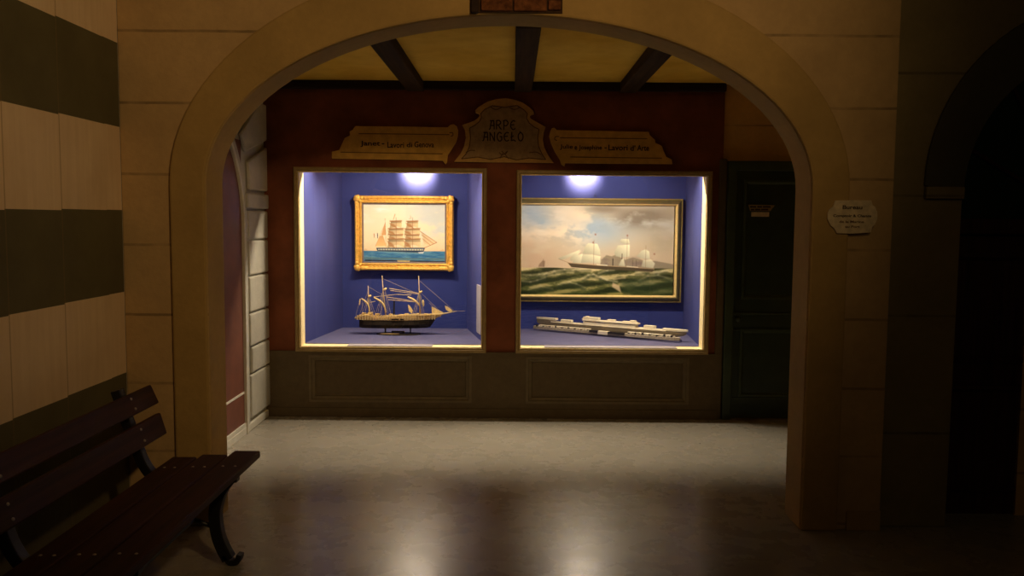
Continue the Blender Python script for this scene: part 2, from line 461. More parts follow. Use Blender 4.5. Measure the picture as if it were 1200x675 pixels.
# painted timber dado with two sunk fields
bm = bmesh.new()
fields = [(-1.590, -.312, .118, .490), (.115, 1.395, .118, .490)]
xs = [XL, fields[0][0], fields[0][1], fields[1][0], fields[1][1], XE+.005]
for a, b in ((0, 1), (2, 3), (4, 5)): box(bm, xs[a], xs[b], YB-.024, YB, 0, .520)
for f in fields:
    box(bm, f[0], f[1], YB-.024, YB, 0, f[2]); box(bm, f[0], f[1], YB-.024, YB, f[3], .520)
struct('trim_3', bm, M['dado'])
for i, f in enumerate(fields):
    bm = bmesh.new(); frame_profile(bm, *f, [(0, YB-.001), (0, YB-.030), (.018, YB-.030), (.026, YB-.020), (.044, YB-.012), (.050, YB-.001)])
    struct('trim_%d' % (4+i), bm, M['dado_line'])
    bm = bmesh.new(); box(bm, f[0]+.05, f[1]-.05, YB-.006, YB, f[2]+.05, f[3]-.05); struct('trim_%d' % (6+i), bm, M['dado'])
bm = bmesh.new(); box(bm, XL, XE, YB-.034, YB-.024, 0, .075); struct('baseboard_back', bm, M['dado'], bevel=.006)
# added dark strip standing in for the dark shading at the wall top
bm = bmesh.new(); box(bm, XL, XE, YB-.05, YB, 2.545, 2.61); struct('trim_8', bm, M['shade_strip'], bevel=.01)
bm = bmesh.new(); box(bm, XE-.030, XE+.03, YB-.02, YB+.03, .0, 2.04); struct('trim_9', bm, M['dado'], bevel=.01)

# ceiling beams
for x, lab in ((-.752, 'left of the three dark ceiling beams, running towards the left display window'),
               (.075, 'middle of the three dark ceiling beams, above the arched name sign'),
               (.875, 'right of the three dark ceiling beams, running towards the right display window')):
    bm = bmesh.new()
    box(bm, x-.066, x+.066, YT+.004, YB-.002, 2.535, 2.609)
    b = obj('ceiling_beam', bm, M['beam'], bevel=.008); tag(b, lab, 'beam', 'timber beams of the alcove ceiling')

# green door in the stone
d2 = sthing('door_2', (2.15, YB+.0, 0), 'bottle green panelled door right of the display windows')
GX0, GX1 = 1.66, 2.62
bm = bmesh.new(); ring(bm, [(GX0+.07, 0), (GX0+.07, 1.95), (GX1-.07, 1.95), (GX1-.07, 0)], [(GX0, 0), (GX0, 2.025), (GX1, 2.025), (GX1, 0)], YB-.03, YB+.03, closed=False)
obj('door_frame', bm, M['green_line'], d2, bevel=.008)
bm = bmesh.new(); box(bm, GX0+.07, GX1-.07, YB+.0, YB+.03, .01, 1.95); obj('door_leaf', bm, M['green'], d2)
for za, zb in ((.95, 1.88), (.18, .72)):
    bm = bmesh.new(); frame_profile(bm, GX0+.13, GX1-.13, za, zb, [(0, YB+.0), (0, YB-.012), (.018, YB-.012), (.034, YB+.0)]); obj('panel_moulding', bm, M['green_line'], d2)
for z in (.835, .705, .165):
    bm = bmesh.new(); box(bm, GX0+.075, GX1-.075, YB-.010, YB+.0, z, z+.012); obj('rail_moulding', bm, M['green_line'], d2, bevel=.003)
bm = bmesh.new(); bmesh.ops.create_uvsphere(bm, u_segments=14, v_segments=10, radius=.022, matrix=Matrix.Translation((GX0+.035+.07, YB-.045, .80))); tube(bm, [(GX0+.105, YB+.0, .80), (GX0+.105, YB-.035, .80)], .009)
obj('door_knob', bm, M['green_line'], d2, smooth=True)

# notices on the green door
nt_ = thing('door_notice', 'small wedge-shaped tan notice with two dark lines, upper of two on the green door', 'notice', at(892, 244, YB-.002))
P = [at(877, 240, YB-.002), at(908, 240.5, YB-.002), at(902.5, 247.3, YB-.002), at(879, 247, YB-.002)]
bm = bmesh.new(); prism(bm, [(p.x, p.z) for p in P], YB-.008, YB-.0005); obj('board', bm, plain('tan_notice', (.33, .24, .08), .7, .2, 40), nt_)
bm = bmesh.new()
for yy, segs in ((242.4, ((879, 886), (887.5, 893), (894, 903))), (245.6, ((880, 884), (885, 891), (892, 900)))):
    for a, b in segs:
        p = at(a, yy, YB-.009); q = at(b, yy, YB-.009); box(bm, p.x, q.x, YB-.0095, YB-.008, p.z-.006, p.z+.006)
obj('lettering', bm, M['ink'], nt_)
nt_ = thing('door_notice', 'plain pale tan rectangle of a notice, lower of two on the green door', 'notice', at(890, 251, YB-.002))
p, q = at(880.5, 248.5, YB-.002), at(901, 254, YB-.002)
bm = bmesh.new(); box(bm, p.x, q.x, YB-.007, YB-.0005, q.z, p.z); obj('card', bm, M['plaque'], nt_)

# left alcove wall: painted stone doorway with quoins (a doorway in the side wall)
d1 = sthing('door_1', (XL, 5.5, 0), 'red door in an arched white stone surround on the left alcove wall')
XF = XL + .012
bm = bmesh.new(); box(bm, XL, XL+.008, 5.05, 6.06, .0, 2.1)
obj('door_leaf', bm, M['red_door'], d1)
bm = bmesh.new(); box(bm, XL+.008, XL+.013, 5.05, 6.05, .30, .315); box(bm, XL+.008, XL+.02, 5.05, 6.05, 0, .085); obj('door_rail', bm, M['rim'], d1)
# rim: jamb at y=6.06.. with an arch springing towards the camera
cy, ry, zs2, rz = 5.15, .93, 1.52, .80
def jamb(r):
    return [(cy+ry+r, 0)] + [(cy + (ry+r)*math.cos(R(a)), zs2 + (rz+r)*math.sin(R(a))) for a in range(0, 91, 6)]
def bandx(bm, A, B, x0, x1):
    V = [[bm.verts.new(p) for p in ((x0, a[0], a[1]), (x0, b[0], b[1]), (x1, b[0], b[1]), (x1, a[0], a[1]))] for a, b in zip(A, B)]
    for i in range(len(V)-1):
        for k in range(4): bm.faces.new((V[i][k], V[i+1][k], V[i+1][(k+1) % 4], V[i][(k+1) % 4]))
    bm.faces.new(V[0]); bm.faces.new(V[-1][::-1])
bm = bmesh.new(); bandx(bm, jamb(-.03), jamb(.0), XL, XL+.030); obj('arch_rim', bm, M['rim'], d1, bevel=.006)
bm = bmesh.new(); bandx(bm, jamb(.0), jamb(.07), XL, XL+.018); obj('arch_band', bm, M['quoin'], d1)
bm = bmesh.new()
z = .09; k = 0
for h in (.40, .30, .42, .25):
    pass
zq = [.09, .42, .62, .87, 1.14, 1.40, 1.62]
for i in range(len(zq)-1):
    a, b = zq[i], zq[i+1]-.012
    y0 = 6.165 if i != 1 else 6.20
    box(bm, XL, XL+.028, y0, YB-.012, a, b)
obj('quoin_blocks', bm, M['quoin'], d1, bevel=.012)
bm = bmesh.new(); box(bm, XL, XL+.036, 6.12, YB-.004, 1.625, 1.735); obj('impost_block', bm, M['quoin'], d1, bevel=.012)
bm = bmesh.new()
prism(bm, [(6.20, 1.76), (YB-.01, 1.76), (YB-.01, 2.10), (6.18, 1.96)], XL, XL+.03, 'x')
prism(bm, [(6.12, 2.02), (YB-.01, 2.15), (YB-.01, 2.42), (6.45, 2.42), (6.02, 2.14)], XL, XL+.03, 'x')
prism(bm, [(5.97, 2.18), (6.40, 2.46), (6.10, 2.58), (5.80, 2.30)], XL, XL+.03, 'x')
obj('voussoirs', bm, M['quoin'], d1, bevel=.012)
bm = bmesh.new(); box(bm, XL, XL+.022, YT, YB-.04, 0, .06); struct('baseboard_left', bm, M['rim'], bevel=.008)

# ---------------------------------------------------------------- display cases
YG, YL, YK = YB, YB+.14, 7.80
ZF, ZC = .56, 2.12
def display_case(op, outer_, bl, br, label, cream_left):
    x0, x1, z0, z1 = op
    t = thing('display_case', label, 'display case', ((x0+x1)/2, YB, z0), 'lit display windows')
    bm = bmesh.new(); ox0, ox1, oz0, oz1 = outer_
    frame_profile(bm, ox0, ox1, oz0, oz1, [(0, YB-.001), (0, YB-.030), (.006, YB-.036), (.022, YB-.036), (.028, YB-.026), (.036, YB-.022), (.040, YB-.001)])
    wf = obj('window_frame', bm, M['case_frame'], t)
    bm = bmesh.new(); i = .034
    frame_profile(bm, ox0+i-.002, ox1-i+.002, oz0+i-.002, oz1-i+.002, [(0, YB-.021), (0, YB-.030), (.006, YB-.030), (.006, YB-.021)])
    obj('gilt_line', bm, M['gold_line'], wf)
    # lining of the reveal
    g = .006
    bm = bmesh.new()
    ring(bm, rect(x0+g, x1-g, z0+g, z1-g), rect(x0+.0005, x1-.0005, z0+.0005, z1-.0005), YB-.0, YL)
    obj('reveal_lining', bm, M['lining'], t)
    bm = bmesh.new(); box(bm, x0+g, x1-g, YB+.012, YB+.018, z0+g, z1-g); obj('glass_pane', bm, M['glass'], t)
    # splayed interior
    def quad(name, p, q, out, m):
        bm = bmesh.new(); d = Vector((q[1]-p[1], -(q[0]-p[0]))).normalized()*.02*out
        prism(bm, [(p[0], p[1]), (q[0], q[1]), (q[0]+d.x, q[1]+d.y), (p[0]+d.x, p[1]+d.y)], z0-.02, ZC, 'z'); return obj(name, bm, m, t)
    quad('side_panel', (x0, YL), (bl, YK), -1, M['blue_side']); quad('side_panel', (x1, YL), (br, YK), 1, M['blue_side'])
    bm = bmesh.new(); box(bm, bl-.02, br+.02, YK, YK+.02, z0-.02, ZC); obj('back_panel', bm, M['blue'], t)
    plan = [(x0, YL), (x1, YL), (br, YK), (bl, YK)]
    bm = bmesh.new(); prism(bm, plan, z0-.02, ZF, 'z'); obj('base_shelf', bm, M['shelf'], t)
    bm = bmesh.new(); prism(bm, [(x0-.02, YL), (x1+.02, YL), (br+.02, YK+.02), (bl-.02, YK+.02)], ZC, ZC+.02, 'z'); obj('top_panel', bm, M['lining'], t)
    return t
caseL = display_case(LW, (-1.692, -.200, .516, 1.952), -1.553, -.412, 'left lit blue display window, holding the gold framed picture and the rigged ship', True)
caseR = display_case(RW, (.030, 1.540, .516, 1.942), -.06, 1.575, 'right lit blue display window, holding the wide picture and the white liner', False)

# ---------------------------------------------------------------- paintings
class Art:
    def __init__(s, x0, x1, y0, y1, k):
        s.x0, s.y0, s.k = x0, y0, k
        s.W, s.H = int((x1-x0)*k)+1, int((y1-y0)*k)+1
        s.X, s.Y = np.meshgrid(x0 + np.arange(s.W)/k, y0 + np.arange(s.H)/k)
        s.img = np.zeros((s.H, s.W, 3)); s.rs = np.random.RandomState(3)
    def noise(s, sx, sy, octv=5, seed=0, per=.55):
        out = np.zeros((s.H, s.W)); amp = 1; tot = 0
        for o in range(octv):
            rs = np.random.RandomState(seed*31 + o); g = rs.rand(96, 96)
            fx = (s.X - s.x0)/sx*2**o; fy = (s.Y - s.y0)/sy*2**o
            ix, iy = np.floor(fx).astype(int), np.floor(fy).astype(int); tx, ty = fx-ix, fy-iy
            tx = tx*tx*(3-2*tx); ty = ty*ty*(3-2*ty)
            G = lambda a, b: g[b % 96, a % 96]
            v = (G(ix, iy)*(1-tx) + G(ix+1, iy)*tx)*(1-ty) + (G(ix, iy+1)*(1-tx) + G(ix+1, iy+1)*tx)*ty
            out += v*amp; tot += amp; amp *= per
        return out/tot
    def blend(s, mask, col):
        col = np.array(col, float); s.img[:] = s.img*(1-mask[..., None]) + col*mask[..., None]
    def vgrad(s, stops, wob=0):
        yy = s.Y + wob
        for c in range(3): s.img[..., c] = np.interp(yy, [a for a, _ in stops], [b[c] for _, b in stops])
    def poly(s, pts, col, soft=.5, a=1.0, shade=None):
        pts = np.array(pts, float); n = len(pts); ins = np.zeros((s.H, s.W), bool); dist = np.full((s.H, s.W), 1e9)
        for i in range(n):
            x1, y1 = pts[i]; x2, y2 = pts[(i+1) % n]
            if y1 != y2:
                c = ((s.Y < y1) != (s.Y < y2)) & (s.X < (x2-x1)*(s.Y-y1)/(y2-y1) + x1); ins ^= c
            dx, dy = x2-x1, y2-y1; L = dx*dx+dy*dy or 1e-9
            t = np.clip(((s.X-x1)*dx + (s.Y-y1)*dy)/L, 0, 1)
            dist = np.minimum(dist, np.hypot(s.X-x1-t*dx, s.Y-y1-t*dy))
        sd = np.where(ins, -dist, dist); m = np.clip(.5 - sd/soft, 0, 1)*a
        if shade is not None:
            x1, y1 = pts.min(0); x2, y2 = pts.max(0); u = np.clip((s.X-x1)/(x2-x1+1e-6), 0, 1); v = np.clip((s.Y-y1)/(y2-y1+1e-6), 0, 1)
            c = np.array(col, float)[None, None] * shade(u, v)[..., None]
            s.img[:] = s.img*(1-m[..., None]) + c*m[..., None]
        else: s.blend(m, col)
    def line(s, pts, col, w=.6, a=1.0, soft=.5):
        for (x1, y1), (x2, y2) in zip(pts, pts[1:]):
            dx, dy = x2-x1, y2-y1; L = dx*dx+dy*dy or 1e-9
            t = np.clip(((s.X-x1)*dx + (s.Y-y1)*dy)/L, 0, 1)
            d = np.hypot(s.X-x1-t*dx, s.Y-y1-t*dy); s.blend(np.clip(.5 - (d-w/2)/soft, 0, 1)*a, col)
    def mesh(s, name, x0, x1, z0, z1, y, m, parent, gain=(1, 1, 1)):
        a = np.clip(s.img, 0, 255)/255; a = np.where(a <= .04045, a/12.92, ((a+.055)/1.055)**2.4)
        a = np.clip(a*np.array(gain), 0, .95)
        U, V = np.meshgrid(np.linspace(x0, x1, s.W), np.linspace(z1, z0, s.H))
        co = np.stack([U, np.full_like(U, y), V], -1).reshape(-1, 3)
        i = np.arange((s.H-1)*(s.W-1)); r, c = i//(s.W-1), i % (s.W-1); k = r*s.W + c
        f = np.stack([k, k+s.W, k+s.W+1, k+1], -1)
        # a board 8 mm thick behind the painted face
        n = len(co)
        back = np.array([(x0, y+.008, z1), (x1, y+.008, z1), (x1, y+.008, z0), (x0, y+.008, z0)])
        me = bpy.data.meshes.new(name)
        faces = f.tolist() + [[n, n+1, n+2, n+3], [0, s.W-1, n+1, n], [(s.H-1)*s.W, n+3, n+2, s.H*s.W-1]]
        me.from_pydata(np.vstack([co, back]).tolist(), [], faces)
        at_ = me.attributes.new('paint', 'FLOAT_COLOR', 'POINT')
        rgba = np.ones((n+4, 4)); rgba[:n, :3] = a.reshape(-1, 3); rgba[n:, :3] = .3
        at_.data.foreach_set('color', rgba.ravel().astype(np.float32))
        me.materials.append(m)
        o = bpy.data.objects.new(name, me); COL.objects.link(o); o.parent = parent
        o.matrix_parent_inverse = Matrix.Translation(-parent.location)
        return o

YP = 7.75
# --- left picture: three-masted barque on a flat blue sea
p0, p1 = at(415, 228.5, YP), at(532, 318, YP)
pic = thing('ship_painting', 'ship portrait in an ornate gold frame, three masted vessel on flat blue sea', 'painting', ((p0.x+p1.x)/2, YK, p1.z))
cx0, cx1, cz1, cz0 = at(426, 270, YP).x, at(523.3, 270, YP).x, at(475, 238, YP).z, at(475, 307.2, YP).z
A = Art(55, 872, 30, 604, .42)
cl = A.noise(260, 120, 5, 1); A.vgrad([(30, (238, 224, 184)), (200, (242, 224, 178)), (400, (244, 214, 162)), (492, (242, 202, 148))])
m = np.clip((cl-.42)*5, 0, 1)*np.clip((A.X-400)/250, 0, 1)*np.clip((470-A.Y)/150, 0, 1); A.blend(m*.8, (206, 204, 188))
m = np.clip((A.noise(200, 60, 5, 5)-.52)*5, 0, 1)*np.clip((420-A.X)/300, 0, 1)*np.clip((300-A.Y)/200, 0, 1); A.blend(m*.8, (255, 250, 232))
for x, y, w_ in ((75, 482, 25), (830, 484, 40)): A.poly([(x-w_, 494), (x-w_*.4, y), (x, y-10), (x+w_, 494)], (215, 165, 115), 6, .6)
# sea
wv = A.noise(70, 9, 4, 8)
mask = np.clip((A.Y-493)/5, 0, 1)
sea = np.stack([np.interp(wv, [.25, .5, .75], c) for c in ((48, 70, 104), (94, 120, 142), (128, 144, 150))], -1)
A.img = A.img*(1-mask[..., None]) + sea*mask[..., None]
A.poly([(55, 560), (872, 566), (872, 580), (55, 576)], (98, 118, 108), 6, .8)
# hull
A.poly([(178, 466), (660, 462), (640, 512), (195, 500), (185, 485)], (44, 62, 78), 4)
A.poly([(196, 476), (646, 474), (640, 489), (196, 488)], (232, 214, 168), 3, .9)
for x in range(210, 640, 26): A.poly([(x, 477), (x+7, 477), (x+7, 487), (x, 487)], (60, 70, 80), 2, .8)
A.line([(195, 502), (640, 515)], (225, 215, 180), 4, .6, 5); A.poly([(590, 506), (650, 500), (640, 518), (600, 518)], (235, 228, 205), 6, .8)
# square sails on two masts
TAN = (222, 160, 95)
def sqsail(xl, xr, yt, yb, dip):
    pts = [(xl+8, yt), (xr-6, yt-4)] + [(xr + 4*math.sin(k*.5), yt + (yb-yt)*k/6) for k in range(1, 6)] + [(xr-2, yb)] + [(xl + 30 + (xr-xl-30)*(1-k/6), yb - dip*math.sin(math.pi*k/6)) for k in range(1, 6)] + [(xl-8, yb+6)]
    A.poly(pts, (240, 198, 136), 5, .97, lambda u, v: (.74 + .28*u)*(1.0 - .24*(v < .30)))
    A.poly([(xl-8, yt+16), (xl+44, yt+(yb-yt)*.5), (xl+70, yb+4), (xl+10, yb-18)], (172, 116, 66), 12, .85)
    A.line([(xl, yt), (xr, yt-3)], (160, 98, 50), 11, .85, 10)
for mx in (375, 537):
    for (hw, yt, yb) in ((58, 206, 272), (76, 280, 338), (70, 338, 384), (80, 380, 464)):
        sqsail(mx - hw, mx + hw - 6, yt, yb, 14 if yb < 400 else 30)
    A.line([(mx, 170), (mx, 470)], (150, 90, 55), 4, .75, 4)
A.poly([(345, 190), (362, 132), (370, 140), (352, 192)], (214, 160, 105), 5, .8); A.line([(502, 182), (522, 176), (516, 150)], (200, 145, 95), 5, .7)
# mizzen fore-and-aft
A.poly([(170, 452), (215, 352), (245, 345), (280, 448)], (226, 166, 100), 6, .95, lambda u, v: .92 + .2*v)
A.poly([(228, 345), (268, 215), (276, 340)], (214, 150, 88), 5, .9)
A.line([(266, 180), (276, 462)], (190, 130, 80), 4, .8); A.line([(170, 452), (268, 225)], (200, 140, 88), 4, .7)
A.line([(158, 330), (160, 365)], (190, 120, 80), 8, .8); A.line([(176, 328), (178, 362)], (235, 220, 190), 8, .8); A.line([(191, 325), (193, 370)], (60, 55, 60), 8, .8)
# jibs
for k, (xa, ya) in enumerate(((610, 300), (625, 335), (634, 372))):
    A.poly([(xa, ya), (776-k*34, 410+k*12), (700-k*22, 428+k*8)], (240, 196, 138), 5, .9, lambda u, v: .84 + .2*v)
    A.line([(xa, ya), (776-k*34, 410+k*12)], (176, 116, 66), 5, .8)
A.line([(650, 465), (776, 410)], (170, 105, 60), 6, .9)
A.poly([(640, 420), (640, 460), (700, 436)], (246, 206, 150), 5, .8)
# caption band under the sea
A.poly([(68, 582), (858, 592), (858, 602), (68, 596)], (52, 46, 50), 3); A.poly([(385, 584), (510, 587), (508, 604), (388, 602)], (190, 160, 100), 3)
for x in range(395, 500, 12): A.line([(x, 592), (x+7, 592)], (110, 80, 50), 4, .7)
canvas = A.mesh('canvas', cx0, cx1, cz0, cz1, YP+.004, canvas_mat('ship_portrait_paint'), pic, (.95, 1.14, 1.48))
bm = bmesh.new()
frame_profile(bm, p0.x, p1.x, p1.z, p0.z, [(0.004, YK), (0.004, YP-.012), (.014, YP-.030), (.026, YP-.030), (.034, YP-.018), (.048, YP-.014), (.058, YP-.024), (.066, YP-.022), (.072, YP+.002), (.072, YK)])
obj('gilt_frame', bm, M['gold'], pic, bevel=.004)
bm = bmesh.new(); i = .071
frame_profile(bm, p0.x+i, p1.x-i, p1.z+i, p0.z-i, [(0, YK), (0, YP-.006), (.012, YP-.002), (.014, YK)]); obj('slip', bm, M['slip'], pic)
for sx, xx in ((1, p0.x), (-1, p1.x)):
    for sz, zz in ((1, p1.z), (-1, p0.z)):
        bm = bmesh.new()
        for j, (dx, dz, r_) in enumerate(((.028, .028, .029), (.070, .024, .017), (.024, .070, .017), (.052, .052, .016), (.100, .024, .012), (.024, .100, .012), (.008, .040, .012), (.040, .008, .012))):
            bmesh.ops.create_uvsphere(bm, u_segments=14, v_segments=8, radius=r_, matrix=Matrix.Translation((xx + sx*dx, YP-.026, zz + sz*dz)) @ Matrix.Diagonal((1, .40, 1, 1)))
        obj('corner_ornament', bm, M['gold'], pic, smooth=True)
for zz in (p0.z-.041, p1.z+.041):
    bm = bmesh.new()
    for k in range(16):
        bmesh.ops.create_uvsphere(bm, u_segments=8, v_segments=6, radius=.009, matrix=Matrix.Translation((p0.x + .15 + k*(p1.x-p0.x-.30)/15, YP-.016, zz)) @ Matrix.Diagonal((2.6, .7, .8, 1)))
    obj('beading', bm, M['gold'], pic, smooth=True)
for xx in (p0.x+.041, p1.x-.041):
    bm = bmesh.new()
    for k in range(10):
        bmesh.ops.create_uvsphere(bm, u_segments=8, v_segments=6, radius=.009, matrix=Matrix.Translation((xx, YP-.016, p1.z + .15 + k*(p0.z-p1.z-.30)/9)) @ Matrix.Diagonal((.8, .7, 2.6, 1)))
    obj('beading', bm, M['gold'], pic, smooth=True)

# --- right picture: steamer under sail in a green swell
q0, q1 = at(598, 231.5, YP), at(798, 355, YP)
pic2 = thing('ship_painting', 'wide olive framed picture of a sailing steamer in a rough green sea', 'painting', ((q0.x+q1.x)/2, YK, q1.z))
fx0 = q0.x
cx0, cx1 = at(606, 290, YP).x, at(789.5, 290, YP).x; cz1, cz0 = at(700, 239.3, YP).z, at(700, 347.2, YP).z
# painted in the frame x 605..790, y 239..348
A = Art(606, 789.5, 239, 347.5, 2.3)
n1 = A.noise(46, 22, 6, 11, .62); n2 = A.noise(24, 14, 6, 17, .62); n3 = A.noise(90, 40, 5, 23)
A.vgrad([(239, (214, 198, 164)), (262, (196, 188, 166)), (285, (212, 188, 148)), (313, (212, 180, 138))], (n3-.5)*10)
def gauss(x, y, sx, sy): return np.exp(-((A.X-x)/sx)**2 - ((A.Y-y)/sy)**2)
A.blend(np.clip(gauss(622, 250, 20, 14) + gauss(698, 270, 32, 18) + gauss(640, 262, 14, 6)*.6, 0, 1)*.85, (158, 176, 184))
A.blend(np.clip((n2-.40)*8, 0, 1)*np.clip(gauss(668, 274, 26, 16) + gauss(625, 275, 26, 10)*.8 + gauss(690, 250, 30, 9)*.9, 0, 1)*.9, (248, 222, 180))
A.blend(np.clip((n1-.38)*6, 0, 1)*np.clip(gauss(752, 254, 36, 12)*1.3 + gauss(705, 244, 20, 5), 0, 1)*.85, (136, 120, 96))
A.blend(np.clip((n1-.30)*3, 0, 1)*np.clip(gauss(775, 280, 18, 26) + gauss(786, 250, 10, 30), 0, 1)*.55, (176, 158, 124))
A.blend(np.clip(gauss(624, 298, 32, 20), 0, 1)*np.clip((n2-.2)*3, 0, 1)*.75, (205, 165, 126))
A.blend(np.clip((A.noise(26, 9, 5, 29)-.5)*4, 0, 1)*np.clip((A.X-606)/5, 0, 1)*np.clip(gauss(640, 262, 30, 20), 0, 1)*.8, (250, 232, 200))
# distant headland behind the ship
head = [(703, 313), (705, 304), (711, 298.5), (717, 300), (722, 298), (727, 301), (733, 304), (742, 301), (750, 303), (758, 306), (768, 305), (780, 307), (790, 309), (790, 316), (703, 316)]
A.poly(head, (146, 128, 98), 1.2, .9)
A.blend(np.clip((A.noise(7, 5, 4, 31)-.45)*4, 0, 1)*np.clip(gauss(716, 306, 14, 6) + gauss(750, 306, 14, 5), 0, 1)*.7, (118, 94, 88))
# sea
hz = 313.5 + (A.noise(30, 30, 3, 37)-.5)*1.5
mask = np.clip((A.Y-hz)/.9, 0, 1)
wave = A.noise(22, 7, 6, 41, .66) + .25*np.sin((A.Y-313)*.55 + A.X*.07 + 3*A.noise(40, 30, 3, 43))
dep = np.clip((A.Y-313)/34, 0, 1)
def c3(a, b): return np.array(a)[None, None]*(1-dep[..., None]) + np.array(b)[None, None]*dep[..., None]
lo, mid, hi = c3((54, 54, 28), (30, 38, 14)), c3((112, 104, 58), (66, 72, 30)), c3((222, 194, 132), (132, 120, 62))
k1 = np.clip((wave-.28)/.22, 0, 1)[..., None]; k2 = np.clip((wave-.56)/.22, 0, 1)[..., None]
sea = lo*(1-k1) + mid*k1; sea = sea*(1-k2) + hi*k2
A.img = A.img*(1-mask[..., None]) + sea*mask[..., None]
# crests
def crest(pts, a=.9, w_=1.5):
    A.line(pts, (232, 208, 158), w_, a*.7, 3.0)
    A.line([(x, y+2.6) for x, y in pts], (52, 58, 34), 2.4, .55, 3)
crest([(632, 322), (641, 320.5), (650, 318), (662, 316), (675, 315.5), (692, 314.5)])
crest([(613, 330), (622, 331), (630, 329), (639, 326)], .6)
crest([(684, 326), (690, 322.5), (696, 321.5), (704, 324.5), (712, 328), (724, 330)])
crest([(612, 322), (622, 323), (632, 322)], .5); crest([(702, 320), (712, 317), (720, 316)], .8)
crest([(746, 318.5), (758, 317.5), (770, 318), (782, 316)], .8); crest([(750, 328), (760, 323), (772, 322), (786, 326)], .5)
crest([(655, 334), (668, 331), (676, 333), (686, 337)], .5); crest([(620, 340), (634, 336), (648, 339)], .35)
A.poly([(719, 331), (727, 335), (729, 343), (726, 341), (718, 336)], (214, 180, 132), 2, .8); A.line([(720, 327), (733, 325)], (210, 180, 130), 1.6, .7, 2)
A.poly([(728, 330), (745, 326), (770, 330), (789, 326), (789, 346), (732, 346)], (44, 58, 32), 6, .5)
# ship
HULL = (84, 68, 46)
A.poly([(665.5, 308), (672, 308.5), (700, 311), (740, 313), (768, 314.8), (765, 318), (740, 316.5), (712, 315.5), (690, 314.5), (670, 313)], HULL, .8)
A.line([(666, 308), (700, 310.6), (740, 312.6), (767, 314.4)], (180, 145, 100), .8, .9); A.line([(672, 312.6), (712, 315.4)], (66, 54, 38), .9, .8)
SA = (255, 240, 190)
def sail(pts, a=.97, flip=False):
    A.poly(pts, SA, .9, a, lambda u, v: (.82 + .20*(1-u if flip else u))*(1.03 - .20*v))
sail([(684, 295), (686, 288), (689, 284.5), (700, 285.5), (703, 292), (704, 299), (694, 297.5), (682, 297)])
sail([(681, 298), (694, 298), (704, 300), (703.5, 308.5), (690, 307.5), (680, 308)])
sail([(654, 303), (668, 297), (680, 292.5), (676, 297), (664, 303), (658, 304.5)], .9)
sail([(668, 304), (672, 298), (681, 293.5), (676, 301), (670, 306)], .9); sail([(671, 308), (674, 300), (683, 297), (681, 308)], .9)
sail([(726, 283), (728, 279.5), (736.5, 279.5), (738, 284.5), (732, 285.5)]); sail([(720, 296), (724, 287), (738, 286), (738, 300), (730, 301), (722, 300)])
sail([(725, 311), (729, 303), (731, 302), (733, 311.5)], .8)
sail([(746, 300), (752, 293), (757, 291.5), (761, 294), (762, 303), (752, 302)], .95); sail([(752, 312), (754, 304), (763, 303), (768, 308), (766, 313.5)], .75)
for x, t_, b_ in ((696, 281, 310), (735, 277, 312), (757, 287, 313)): A.line([(x, t_), (x, b_)], (140, 106, 70), .5, .6)
for x, y in ((697.5, 274.5), (695, 284), (735, 275.5), (767, 297)): A.poly([(x-.9, y-1), (x+1, y-1.2), (x+1, y+1), (x-.8, y+.9)], (160, 104, 80), .6, .75)
A.line([(718.5, 303), (718.5, 310.5)], (58, 44, 40), 1.1, .9); A.line([(729.2, 297), (729.2, 303)], (70, 54, 46), .8, .9)
for x in (742, 746): A.line([(x, 304), (x, 312)], (100, 78, 62), .6, .7)
A.line([(700, 309.8), (712, 310.6)], (244, 224, 180), 1, .9); A.line([(735, 311.6), (748, 312.6)], (238, 214, 170), .9, .9)
A.line([(655, 303.5), (668, 308.5)], (130, 100, 66), .5, .6)
# small boats
A.poly([(631, 313), (632, 310), (636, 305.5), (639, 306), (638.5, 313)], (150, 116, 86), 1, .85); A.line([(637, 304), (637, 313)], (110, 84, 62), .5, .7)
A.poly([(620, 313), (621.5, 310.5), (623, 313)], (200, 160, 120), 1, .7)
canvas = A.mesh('canvas', cx0, cx1, cz0, cz1, YP+.004, canvas_mat('steamer_paint'), pic2, (.94, 1.12, 1.46))
bm = bmesh.new(); frame_profile(bm, q0.x, q1.x, q1.z, q0.z, [(0, YK), (0, YP+.006), (.008, YP-.004), (.040, YP-.030), (.050, YP-.030), (.052, YK)])
obj('outer_frame', bm, M['dark_olive'], pic2, bevel=.002)
bm = bmesh.new(); i = .050; frame_profile(bm, q0.x+i, q1.x-i, q1.z+i, q0.z-i, [(0, YK), (0, YP-.026), (.004, YP-.028), (.010, YP-.020), (.017, YP+.002), (.018, YK)])
obj('gilt_slip', bm, M['gold_line'], pic2, bevel=.001)
bm = bmesh.new(); frame_profile(bm, q0.x+.001, q1.x-.001, q1.z+.001, q0.z-.001, [(.000, YP+.004), (.002, YP-.008), (.009, YP-.012), (.014, YP-.006)])
obj('gilt_edge', bm, M['olive_gilt'], pic2)
hk = at(698, 228.5, YP)
bm = bmesh.new(); tube(bm, [(hk.x-.012, YP+.02, hk.z-.02), (hk.x, YP+.02, hk.z+.012), (hk.x+.012, YP+.02, hk.z-.02)], .003); obj('hanging_ring', bm, M['black'], pic2)

